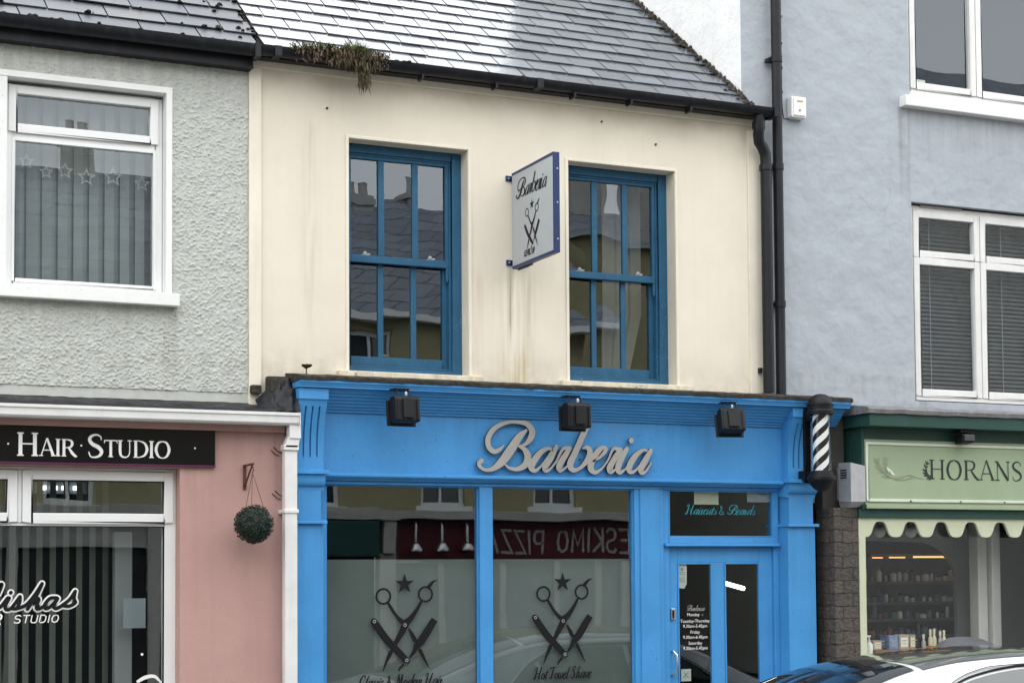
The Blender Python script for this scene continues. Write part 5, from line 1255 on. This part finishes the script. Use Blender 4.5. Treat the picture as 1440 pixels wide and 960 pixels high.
for z_ in (1.86,1.68,1.535,1.38): obj('shelf', M().box(8.55,10.0,.74,1.0,z_-.022,z_-.001), MT['shelfwood'], sh, bevel=.002)
obj('back_panel', M().box(8.5,10.05,1.0,1.02,.3,2.2), MT['warmdark'], sh)
obj('side_panel', M().box(8.52,8.548,.74,.999,.3,2.2), MT['shelfwood'], sh)
def bottle(name, label, cat, loc, r, h, mats_, group=None, neck=.35, capm=None):
    t = thing(name, label, cat, loc, 0, group)
    m = M(); m.lathe([(r*.94,0),(r,.01*h),(r,h*.62),(r*.8,h*.70),(r*neck,h*.76),(r*neck,h*.84)],(0,0,0),12); obj('body', m, mats_, t, smooth=True, local=True)
    c_ = M(); c_.lathe([(r*neck*1.25,h*.80),(r*neck*1.25,h*.985),(r*neck,h)],(0,0,0),10); obj('cap', c_, capm or MT['blackmatt'], t, smooth=True, local=True)
    return t
sm = [mat('cream_jar',(.62,.57,.42),.4,.05,20), mat('pale_bottle',(.34,.36,.35),.3,.1,20), MT['bottleglass'], mat('navy_tub',(.025,.035,.085),.4,.1,20), mat('teal_tub',(.04,.09,.10),.4,.1,20), mat('dull_red_tub',(.16,.05,.04),.5,.1,20)]
rows_ = [(1.86,'top','bottles on the top shelf of the green shop',[0,2,0,1,0,0,1,2,0,0,0,1,0,0]),(1.68,'second','tubs on the second shelf of the green shop',[3,4,3,1,4,3,1,1,3,1,1,4,1,1]),(1.535,'third','tubs on the third shelf of the green shop',[3,3,4,5,3,4,1,3,4,1,4,1,3,1]),(1.38,'lowest','tubs on the lowest shelf of the green shop',[5,5,3,5,5,3,3,4,3,4,4,1,4,3])]
for z_, nm, grp, cols in rows_:
    x = 8.88
    ORD = ['first','second','third','fourth','fifth','sixth','seventh','eighth','ninth','tenth','eleventh','twelfth','thirteenth','fourteenth']
    for i, c_ in enumerate(cols):
        r_ = random.uniform(.013,.034); h_ = random.choice([.05,.06,.075,.09,.11,.14])*random.uniform(.85,1.1); x += r_+random.choice([.003,.004,.006,.03])
        desc = {0:'squat cream jar',1:'pale plastic bottle',2:'dark amber bottle',3:'navy blue tub',4:'dull teal tub',5:'dull red tub'}[c_]
        bottle('bottle' if c_ in (1,2) else 'jar', f'{desc}, {ORD[i]} from the stone pier along the {nm} shelf of the green shop', 'bottle' if c_ in (1,2) else 'jar', (x,.80,z_), r_, h_, sm[c_], f'{desc}s on the {nm} shelf', .5)
        x += r_+random.uniform(.004,.02)
# goods on the window board
obj_b = obj('window_board', M().box(8.15,9.9,-.165,.25,1.20,1.235), MT['palesage'], gs)
tag(obj('tray', M().box(8.335,8.93,-.11,.12,1.236,1.312), MT['wood'], None, bevel=.003), 'brown wooden tray on the window board of the green shop', 'tray')
dsp = thing('pump_bottle', 'white pump bottle at the left edge of the green shop window', 'bottle', (8.305,-.06,1.236))
m = M(); m.lathe([(.028,0),(.030,.01),(.030,.12),(.02,.135),(.012,.14)],(0,0,0),14); obj('body', m, MT['upvc'], dsp, smooth=True, local=True)
m = M(); m.lathe([(.012,.14),(.012,.155),(.006,.157),(.006,.185)],(0,0,0),10); m.box(-.035,.012,-.008,.008,.183,.196); obj('pump', m, MT['upvc'], dsp, local=True)
def carton(label, x0,x1,z0,h,mat_,bandm,y=-.02):
    t = thing('carton', label, 'box', ((x0+x1)/2,y,z0)); w_ = (x1-x0)/2
    obj('box', M().box(-w_,w_,-.04,.04,0,h), mat_, t, bevel=.002, local=True)
    obj('printed_panel', M().box(-w_*.7,w_*.7,-.0425,-.0403,h*.15,h*.8), bandm, t, local=True)
    b_ = M(); b_.box(-w_*.5,w_*.5,-.0435,-.0427,h*.55,h*.62); b_.box(-w_*.4,w_*.4,-.0435,-.0427,h*.35,h*.39); obj('print', b_, MT['greyvinyl'], t, local=True)
carton('pinkish small carton beside the pump bottle in the green shop window', 8.345,8.43,1.313,.075, mat('pinkish_card',(.40,.27,.22),.7), MT['creampaper'])
carton('dark navy carton on the wooden tray in the green shop window', 8.445,8.50,1.313,.115, sm[3], mat('navy2',(.05,.08,.17),.6), .02)
carton('blue patterned carton on the wooden tray in the green shop window', 8.50,8.595,1.313,.112, mat('blue_card',(.14,.20,.36),.6,.5,60), mat('blue_card2',(.22,.28,.42),.6,.6,80))
carton('white and tan carton on the wooden tray in the green shop window', 8.605,8.70,1.313,.118, mat('tan_card',(.40,.31,.22),.7), MT['paper'])
carton('narrow beige carton at the right end of the wooden tray', 8.708,8.765,1.313,.115, mat('beige_card',(.34,.27,.2),.7), MT['creampaper'])
carton('black carton standing behind the little orange box', 8.785,8.86,1.313,.115, MT['blackmatt'], MT['rubber'], .06)
carton('little orange box leaning at the front of the window board', 8.835,8.885,1.262,.075, mat('orange_card',(.48,.20,.05),.6), MT['creampaper'], -.14)
for i,(x,h_,c_,lb) in enumerate([(8.915,.19,sm[1],'tall pale bottle first to the right of the black carton'),(8.985,.23,sm[0],'tall slim cream bottle beside the pale bottle in the window'),(9.025,.235,sm[0],'taller slim cream bottle left of the pair near the grey cloth'),(9.085,.215,sm[1],'slim pale bottle behind the left end of the grey cloth'),(9.125,.22,sm[0],'slim cream bottle behind the grey cloth, rightmost of the tall ones')]):
    bottle('bottle', lb, 'bottle', (x,.03,1.236), .019, h_, c_, None, .45, sm[0])
m = M(); v = []; a1, b1_ = 40, 14
for j in range(b1_+1):
    for i in range(a1+1):
        s_, t_ = i/a1, j/b1_
        prof_ = max(0,(math.sin(math.pi*min(1,s_*1.05)))**.55)*(1-.35*s_)
        n3 = noise.noise(Vector((s_*5,t_*3,1)))*.03+noise.noise(Vector((s_*11,t_*7,4)))*.012
        v.append((8.93+.80*s_, -.15+.26*t_+n3*.3, 1.238+(.185*prof_+n3*prof_)*math.sin(math.pi*min(1,t_*1.1+.02))**.6 if t_ < .9 else 1.238))
m.raw(v,[(j*(a1+1)+i,j*(a1+1)+i+1,(j+1)*(a1+1)+i+1,(j+1)*(a1+1)+i) for j in range(b1_) for i in range(a1)])
tag(obj('draped_cloth', m, mat('grey_cloth',(.13,.135,.155),.85,.15,8), None, smooth=True), 'crumpled grey cloth draped along the window board of the green shop', 'cloth')
# metal box on the boarding
mb = thing('metal_box', 'grey metal louvred box fixed at the left end of the sage sign', 'box', (8.03,-.25,2.46))
prof = [(7.955,2.505),(8.112,2.492),(8.112,2.785),(7.955,2.812)]
m = M(); m.raw([(7.955,-.17,2.50),(7.97,-.318,2.494),(8.106,-.322,2.497),(8.094,-.17,2.50),(7.955,-.17,2.812),(7.970,-.318,2.808),(8.106,-.322,2.782),(8.094,-.17,2.80)],[(0,3,2,1),(4,5,6,7),(0,1,5,4),(1,2,6,5),(2,3,7,6),(3,0,4,7)])
m.raw([(7.955,-.17,2.499),(7.97,-.318,2.493),(8.106,-.322,2.496),(8.094,-.17,2.499),(7.97,-.17,2.455),(7.995,-.26,2.452),(8.09,-.26,2.455),(8.09,-.17,2.455)],[(4,5,6,7),(0,4,7,3),(0,1,5,4),(1,2,6,5),(2,3,7,6)])
obj('case', m, MT['steel'], mb, bevel=.004)
m = M()
for z_ in (2.755,2.735,2.715,2.695): m.raw([(7.9565,-.20,z_),(7.9640,-.275,z_),(7.9640,-.275,z_-.010),(7.9565,-.20,z_-.010)],[(0,1,2,3)])
for i in range(len(m.v)): m.v[i] = (m.v[i][0]-.0035, m.v[i][1], m.v[i][2])
obj('louvre', m, MT['blackmatt'], mb)
m = M(); m.box(7.99,8.094,-.17,-.10,2.52,2.78); obj('fixing_plate', m, MT['steel'], mb)

# ================================================================ SILVER CAR
car = thing('parked_car', 'silver fastback car with dark roof parked at the kerb in front of the green shop', 'car', (7.1,-2.85,-.12))
CY = -2.85
car.rotation_euler = (R(-2.3),0,0)      # the crowned road tips it towards the kerb
def interp(tab, x):
    q = [(2*tab[0][0]-tab[1][0],2*tab[0][1]-tab[1][1])]+tab+[(2*tab[-1][0]-tab[-2][0],2*tab[-1][1]-tab[-2][1])]
    for i in range(1,len(q)-2):
        if q[i][0] <= x <= q[i+1][0]:
            t = (x-q[i][0])/(q[i+1][0]-q[i][0]); p0,p1,p2,p3 = (q[k_][1] for k_ in range(i-1,i+3))
            d1_ = (p2-p0)/(q[i+1][0]-q[i-1][0])*(q[i+1][0]-q[i][0]); d2_ = (p3-p1)/(q[i+2][0]-q[i][0])*(q[i+1][0]-q[i][0])
            return (2*t**3-3*t*t+1)*p1+(t**3-2*t*t+t)*d1_+(-2*t**3+3*t*t)*p2+(t**3-t*t)*d2_
    return tab[0][1] if x < tab[0][0] else tab[-1][1]
ROOF = [(4.55,.55),(4.60,.80),(4.75,.94),(5.05,.99),(5.42,1.12),(5.74,1.245),(6.07,1.352),(6.40,1.414),(6.75,1.445),(7.15,1.458),(7.6,1.43),(8.0,1.32),(8.45,1.10),(8.75,.97),(9.1,.90),(9.35,.80),(9.5,.60),(9.55,.42)]
HALF = [(4.55,.60),(4.7,.78),(5.0,.86),(5.6,.90),(7.0,.91),(8.4,.90),(9.0,.86),(9.35,.74),(9.55,.55)]
BELT = [(4.55,.50),(4.7,.80),(5.0,.90),(5.6,.90),(7,.87),(8.4,.84),(9.1,.78),(9.4,.66),(9.55,.40)]
def section(x):
    zr = interp(ROOF,x); hw = interp(HALF,x); zb = min(interp(BELT,x), zr-.02); h = max(0,min(1,(zr-zb)/.55))
    y1 = hw*(.95-.27*h); z1 = zb+(zr-zb)*(.55+.28*h)
    return zr,hw,zb,y1,z1
def CS(x, t):
    """t 0..1 from belt to centre of the roof (near side), greenhouse surface"""
    zr,hw,zb,y1,z1 = section(x)
    if t < .5:
        k_ = t/.5; y = hw*.985+(y1-hw*.985)*k_; y += .018*math.sin(math.pi*k_); z = zb+(z1-zb)*k_
    else:
        k_ = (t-.5)/.5
        p0 = (y1,z1); p1 = (y1-.030,zr-.010); p2 = (y1*.55,zr); p3 = (0,zr+.008)
        b_ = [(1-k_)**3,3*k_*(1-k_)**2,3*k_*k_*(1-k_),k_**3]
        y = sum(a_*p[0] for a_,p in zip(b_,(p0,p1,p2,p3))); z = sum(a_*p[1] for a_,p in zip(b_,(p0,p1,p2,p3)))
    return y, z
LOW = [(.70,.12),(.93,.16),(.985,.32),(1.0,.55),(1.0,.72)]
xs = [4.55+i*5.0/140 for i in range(141)]
m = M(); v = []; NT = 24
ringn = None
for x in xs:
    zr,hw,zb,y1,z1 = section(x)
    half = [(hw*a_, min(b_-.12+.12, zb-.03*(5-i)) if True else 0) for i,(a_,b_) in enumerate(LOW)]
    half = [(y_, max(.06, z_)) for y_, z_ in half]
    half += [CS(x, t/NT) for t in range(NT+1)]
    ringp = [(x, CY-y_, z_) for y_,z_ in half] + [(x, CY+y_, z_) for y_,z_ in half[:-1][::-1]]
    ringn = len(ringp); v += ringp
m.raw(v, [(i*ringn+j, (i+1)*ringn+j, (i+1)*ringn+(j+1)%ringn, i*ringn+(j+1)%ringn) for i in range(len(xs)-1) for j in range(ringn)]+[tuple(range(ringn)), tuple(range((len(xs)-1)*ringn, len(xs)*ringn))[::-1]])
obj('body', m, MT['car_paint'], car, smooth=True)
def patch(name, xf, tf, na, nb, mat_, off=.004, sides=(-1,1), parent=car):
    """xf(a,b), tf(a,b) give the surface parameters"""
    for s_ in sides:
        m = M(); v = []
        for i in range(na+1):
            for j in range(nb+1):
                x, t = xf(i/na,j/nb), tf(i/na,j/nb)
                y,z = CS(x,t); y2,z2 = CS(x,min(1,t+.01)); y0,z0 = CS(x,max(0,t-.01))
                nrm = Vector((0,z2-z0,-(y2-y0))).normalized()
                zx = (interp(ROOF,x+.02)-interp(ROOF,x-.02))/.04 if t > .55 else 0
                v.append((x-zx*off*.7, CY+s_*(y+nrm.y*off), z+abs(nrm.z)*off))
        m.raw(v,[(i*(nb+1)+j,(i+1)*(nb+1)+j,(i+1)*(nb+1)+j+1,i*(nb+1)+j+1) for i in range(na) for j in range(nb)])
        o = obj(name, m, mat_, parent, smooth=True)
    return o
def both(name, xf, tf, na, nb, mat_, off): 
    m = M()
    for s_ in (-1,1):
        v = []
        for i in range(na+1):
            for j in range(nb+1):
                x, t = xf(i/na,j/nb), tf(i/na,j/nb)
                y,z = CS(x,t); zx = (interp(ROOF,x+.02)-interp(ROOF,x-.02))/.04
                n_ = Vector((-zx, .35*(1-t)*2, 1)).normalized()
                v.append((x+n_.x*off, CY+s_*(y+n_.y*off), z+n_.z*off))
        m.raw(v,[(i*(nb+1)+j,(i+1)*(nb+1)+j,(i+1)*(nb+1)+j+1,i*(nb+1)+j+1) for i in range(na) for j in range(nb)])
    return obj(name, m, mat_, car, smooth=True)
RT = lambda a_: .60
both('rear_window', lambda a_,b_: 5.20+(6.22-5.20)*a_+.05*(b_**2)*(1 if a_ > .5 else 0), lambda a_,b_: .63+.37*b_, 24, 12, MT['car_glass'], .005)
both('roof_panel', lambda a_,b_: 6.27+(7.50-6.27)*a_, lambda a_,b_: .605+.395*b_, 30, 12, MT['car_roof'], .004)
both('windscreen', lambda a_,b_: 7.55+(8.62-7.55)*a_, lambda a_,b_: .62+.38*b_, 24, 12, MT['car_glass'], .005)
# side glass: lower edge just above the belt, upper edge arches
UP = [(5.99,.06),(6.10,.20),(6.25,.325),(6.52,.425),(7.0,.475),(7.5,.45),(7.9,.34),(8.25,.12),(8.4,.05)]
def up(x): return interp(UP,x)
for s_ in (-1,1):
    for (a_,b_) in ((6.01,6.32),(6.36,7.22),(7.27,8.38)):
        sg_ = patch('side_window', lambda p,q: a_+(b_-a_)*p, lambda p,q: .035+(max(.037,up(a_+(b_-a_)*p))-.035)*q, 26, 8, MT['car_glass'], .004, (s_,))
    for lo_,hi_,nm,mt_,of in ((.030,.052,'window_seal',MT['rubber'],.006),(.056,.075,'window_trim',MT['chrome'],.006)):
        path = []
        for i in range(61):
            x = 5.98+i*2.45/60; t = up(x)+lo_*.6; y,z = CS(x,min(.49,t)); path.append((x,CY+s_*(y+.004),z+(.006 if lo_ < .05 else .018)))
        m = M(); m.tube(path, .007 if lo_ < .05 else .006, 6); obj(nm, m, mt_, car, smooth=True)
    lp = M(); lp.box(4.62,4.74,CY+s_*.50,CY+s_*.74,.70,.80); obj('tail_lamp', lp, mat('tail_red',(.25,.01,.01),.2), car, bevel=.02)
    lp = M(); lp.box(9.28,9.42,CY+s_*.46,CY+s_*.70,.60,.70); obj('headlight', lp, MT['upvc'], car, bevel=.02)
    hd = M(); hd.box(6.95,7.12,CY+s_*.915,CY+s_*.935,.76,.785); obj('door_handle', hd, MT['car_paint'], car, bevel=.008)
    mr = M(); mr.box(8.05,8.20,CY+s_*.93,CY+s_*1.06,.86,.99); obj('wing_mirror', mr, MT['car_paint'], car, bevel=.03)
    for xw in (5.42,8.62):
        wv = M(); wv.lathe([(.20,-.10),(.30,-.10),(.32,-.06),(.32,.06),(.30,.10),(.20,.10)],(0,0,0),32)
        wv.v = [(xw+x_, CY+s_*(.80)+z_, .20+y_) for x_,y_,z_ in wv.v]
        wl = obj('wheel', wv, MT['rubber'], car, smooth=True)
        rv = M(); rv.lathe([(.05,-.112),(.205,-.105),(.205,.105),(.05,.112)],(0,0,0),32)
        rv.v = [(xw+x_, CY+s_*(.80)+z_, .20+y_) for x_,y_,z_ in rv.v]; obj('rim', rv, MT['steel'], wl, smooth=True)
        ar = M(); ar.lathe([(.36,-.01),(.36,.01)],(0,0,0),32); ar.v = [(xw+x_, CY+s_*(interp(HALF,xw)+.002)+z_*.2, .20+max(-.2,y_)) for x_,y_,z_ in ar.v]; obj('wheel_arch', ar, MT['rubber'], car)

# ================================================================ OPPOSITE SIDE OF THE STREET (seen in the glass)
yb = thing('yellow_building', 'ochre rendered building across the street reflected in the shop and sash windows', 'building', (6,-13,0))
OY = -13.2
holes = []
for xw in (1.2,4.2,7.9,9.95,11.85): holes.append((xw-.36,xw+.36,3.02,4.45)); 
for xw in (1.2,4.2,7.2,9.05,11.85): holes.append((xw-.36,xw+.36,4.85,5.80))
m = M(); m.wall(-14,13.2,2.75,6.05,0,holes,-.14); m.v = [(x_,OY+y_,z_) for x_,y_,z_ in m.v]
m.face([(13.2,OY,0),(13.2,OY-8,0),(13.2,OY-8,6.05),(13.2,OY-4,8.9),(13.2,OY,6.05)])
obj('wall', m, MT['yellow'], yb)
for (a_,b_,c_,d_) in holes:
    w = obj('window', M().frame(a_,b_,c_,d_,.06,OY-.13,OY-.06).box((a_+b_)/2-.02,(a_+b_)/2+.02,OY-.12,OY-.07,c_+.06,d_-.06).box(a_+.06,b_-.06,OY-.121,OY-.069,(c_+d_)/2-.02,(c_+d_)/2+.02).box(a_-.1,b_+.1,OY-.1,OY+.06,c_-.09,c_-.001), MT['upvc'], yb)
    obj('pane', M().face([(a_+.05,OY-.1,c_+.05),(b_-.05,OY-.1,c_+.05),(b_-.05,OY-.1,d_-.05),(a_+.05,OY-.1,d_-.05)]) or M().pane(a_+.05,b_-.05,c_+.05,d_-.05,OY-.1), MT['car_glass'], w)
m = M(); m.raw([(-14.2,OY+.2,6.0),(13.4,OY+.2,6.0),(12.2,OY-4.2,8.85),(-14.2,OY-4.2,8.85)],[(0,1,2,3)]); m.raw([(13.4,OY+.2,6.0),(13.4,OY-8.6,6.0),(12.2,OY-4.2,8.85)],[(0,1,2)]); m.raw([(-14.2,OY-8.6,6.0),(13.4,OY-8.6,6.0),(12.2,OY-4.2,8.85),(-14.2,OY-4.2,8.85)],[(0,1,2,3)])
rf = obj('roof', m, MT['oppslate'], yb)
for cx_, ht in ((10.55,.12),(5.05,.62),(-2.0,.6)):
    zt = 8.82+ht
    ch = M(); ch.box(cx_-.24,cx_+.24,OY-4.5,OY-3.9,8.3,zt); ch.box(cx_-.28,cx_+.28,OY-4.54,OY-3.86,zt-.14,zt-.05)
    for q in (-.11,.11): ch.lathe([(.09,zt),(.075,zt+.2),(.09,zt+.22)],(cx_+q,OY-4.2,0),10)
    obj('chimney', ch, MT['stonecol'], rf)
obj('gutter', M().box(-14.2,13.4,OY+.02,OY+.24,5.93,6.03), MT['upvc'], yb)
pz = thing('shopfront', 'pizza shop across the street with maroon fascia reflected in the barber windows', 'shopfront', (11,OY,0))
obj('cornice', M().box(7.0,13.3,OY,OY+.30,2.80,2.93).box(-6,8.78,OY,OY+.25,2.84,3.0), MT['stonecol'], pz, bevel=.01)
obj('fascia', M().box(9.15,13.25,OY,OY+.12,2.18,2.78), MT['red'], pz)
m = M(); ep = P2((0,OY+.1215,0),(-1,0,0),(0,0,1),(0,1,0)); sans(m, ep, 'ESKIMO PIZZA', -13.12, 2.30, .36, .045, 22, .70); obj('lettering', m, MT['letter'], pz)
obj('pilaster', M().box(8.80,9.08,OY,OY+.22,0,2.30).box(8.84,9.04,OY,OY+.30,2.30,2.78).box(8.78,9.10,OY,OY+.34,2.78,2.80).box(13.0,13.3,OY,OY+.10,0,2.17), MT['stonecol'], pz, bevel=.008)
obj('awning', M().box(5.8,8.77,OY,OY+.32,2.25,2.78), MT['oppgreen'], pz, bevel=.02)
for x_ in (9.42,9.85,10.25):
    m = M(); m.tube([(x_,OY+.13,2.74),(x_,OY+.2,2.74),(x_,OY+.22,2.70),(x_,OY+.22,2.46)], .022, 8); m.lathe([(.03,2.34),(.11,2.33),(.11,2.36),(.07,2.43),(.02,2.47)],(x_,OY+.22,0),14); obj('wall_lamp', m, MT['chrome'], pz, smooth=True)
m = M(); m.box(9.1,13.0,OY-.05,OY,0,2.17); obj('shop_window', m, MT['dimgrey'], pz)
m = M(); m.box(-14,8.79,OY-.05,OY,0,2.74); obj('shop_window', m, MT['dark'], pz)
m = M()
for x_ in (9.9,10.9,11.9,12.6): m.box(x_-.05,x_+.05,OY,OY+.06,0,2.16)
for x_ in (-4,-1,1.5,3.4,5.4,7.2): m.box(x_-.09,x_+.09,OY,OY+.12,0,2.72)
m.box(-14,8.79,OY,OY+.08,2.4,2.72)
obj('glazing_bar', m, MT['stonecol'], pz)
fb = thing('gabled_building', 'taller ochre building with chimney further back across the street reflected in the right sash window', 'building', (16,-20,0))
m = M(); m.box(13.35,16.2,-23,-17.2,0,8.3); obj('wall', m, MT['yellow'], fb)
m = M(); m.raw([(13.1,-17.0,8.25),(16.5,-17.0,8.25),(16.5,-23.2,8.25),(13.1,-23.2,8.25),(14.2,-18.6,9.1),(15.4,-18.6,9.1),(15.4,-21.8,9.1),(14.2,-21.8,9.1)],[(0,1,5,4),(1,2,6,5),(2,3,7,6),(3,0,4,7),(4,5,6,7)]); r_ = obj('roof', m, MT['oppslate'], fb)
m = M(); m.box(14.35,14.9,-18.9,-18.4,8.9,9.9); m.lathe([(.11,9.9),(.09,10.25)],(14.6,-18.65,0),10); obj('chimney', m, MT['stonecol'], r_)
rb_ = thing('grey_building', 'long grey rendered building further along the far side of the street', 'building', (24,-15,0))
obj('wall', M().box(18.0,45,-24,-16.0,0,11.2), MT['stonecol'], rb_); m = M(); m.prism_x([(-15.7,11.2),(-24.3,11.2),(-20,13.6)],17.8,45.2); obj('roof', m, MT['oppslate'], rb_)

# ================================================================ SKY, SUN, CAMERA
SUN_EL, SUN_AZ = 52, 335      # azimuth clockwise from +Y
w = bpy.data.worlds.new('World'); sc.world = w; w.use_nodes = True; nt = w.node_tree
sky = nt.nodes.new('ShaderNodeTexSky'); sky.sky_type = 'NISHITA'; sky.sun_disc = False
sky.sun_elevation = R(SUN_EL); sky.sun_rotation = R(SUN_AZ); sky.air_density = 1.0; sky.dust_density = 4.0; sky.ozone_density = 1.0
hs_ = nt.nodes.new('ShaderNodeHueSaturation'); hs_.inputs['Saturation'].default_value = .16; hs_.inputs['Value'].default_value = 13.4
gm_ = nt.nodes.new('ShaderNodeGamma'); gm_.inputs['Gamma'].default_value = .2      # cloud cover evens the sky out
nt.links.new(sky.outputs[0], gm_.inputs['Color']); nt.links.new(gm_.outputs[0], hs_.inputs['Color'])
tc = nt.nodes.new('ShaderNodeTexCoord'); sx_ = nt.nodes.new('ShaderNodeSeparateXYZ'); nt.links.new(tc.outputs['Generated'], sx_.inputs[0])   # overcast sky: zenith brighter than horizon
mr_ = nt.nodes.new('ShaderNodeMapRange'); mr_.inputs['From Min'].default_value = 0; mr_.inputs['From Max'].default_value = .85; mr_.inputs['To Min'].default_value = .78; mr_.inputs['To Max'].default_value = 1.45
nt.links.new(sx_.outputs[2], mr_.inputs['Value'])
cl_ = nt.nodes.new('ShaderNodeTexNoise'); cl_.inputs['Scale'].default_value = 2.2; cl_.inputs['Detail'].default_value = 5; nt.links.new(tc.outputs['Generated'], cl_.inputs['Vector'])
cm_ = nt.nodes.new('ShaderNodeMapRange'); cm_.inputs['From Min'].default_value = .3; cm_.inputs['From Max'].default_value = .7; cm_.inputs['To Min'].default_value = .8; cm_.inputs['To Max'].default_value = 1.2; nt.links.new(cl_.outputs['Fac'], cm_.inputs['Value'])
mu_ = nt.nodes.new('ShaderNodeMath'); mu_.operation = 'MULTIPLY'; nt.links.new(mr_.outputs[0], mu_.inputs[0]); nt.links.new(cm_.outputs[0], mu_.inputs[1])
vs_ = nt.nodes.new('ShaderNodeVectorMath'); vs_.operation = 'SCALE'; nt.links.new(hs_.outputs[0], vs_.inputs[0]); nt.links.new(mu_.outputs[0], vs_.inputs['Scale'])
nt.links.new(vs_.outputs[0], nt.nodes['Background'].inputs['Color'])
nt.nodes['Background'].inputs['Strength'].default_value = .15
sl_ = bpy.data.lights.new('sun', 'SUN'); sl_.energy = .5; sl_.angle = R(70); sl_.color = (1,.98,.95)
so = bpy.data.objects.new('sun', sl_); COL.objects.link(so)
az, el = R(SUN_AZ), R(SUN_EL); sd = Vector((math.sin(az)*math.cos(el), math.cos(az)*math.cos(el), math.sin(el)))
so.rotation_euler = sd.to_track_quat('Z','Y').to_euler(); so.location = (5,-8,12)

cam = bpy.data.cameras.new('camera'); co = bpy.data.objects.new('camera', cam); COL.objects.link(co); sc.camera = co
yw, tl, rl = R(24.2295), R(2.74932), R(-.423087)
F_ = Vector((math.sin(yw)*math.cos(tl), math.cos(yw)*math.cos(tl), math.sin(tl))); Rt = Vector((math.cos(yw),-math.sin(yw),0)); Up = Rt.cross(F_)
R_ = Rt*math.cos(rl)+Up*math.sin(rl); U_ = -Rt*math.sin(rl)+Up*math.cos(rl)
co.matrix_world = Matrix(((R_.x,U_.x,-F_.x,0),(R_.y,U_.y,-F_.y,-11.5),(R_.z,U_.z,-F_.z,1.93),(0,0,0,1)))
cam.sensor_width = 36; cam.lens = 60.0; cam.shift_x = 0; cam.shift_y = (694.44-480)/1440
cam.clip_start = .05; cam.clip_end = 500
sc.view_settings.view_transform = 'Standard'; sc.view_settings.look = 'None'; sc.view_settings.exposure = 0; sc.view_settings.gamma = 1
sc.cycles.max_bounces = 8; sc.cycles.transparent_max_bounces = 16; sc.cycles.glossy_bounces = 5
sc.cycles.use_denoising = True
sc.cycles.sample_clamp_indirect = 8
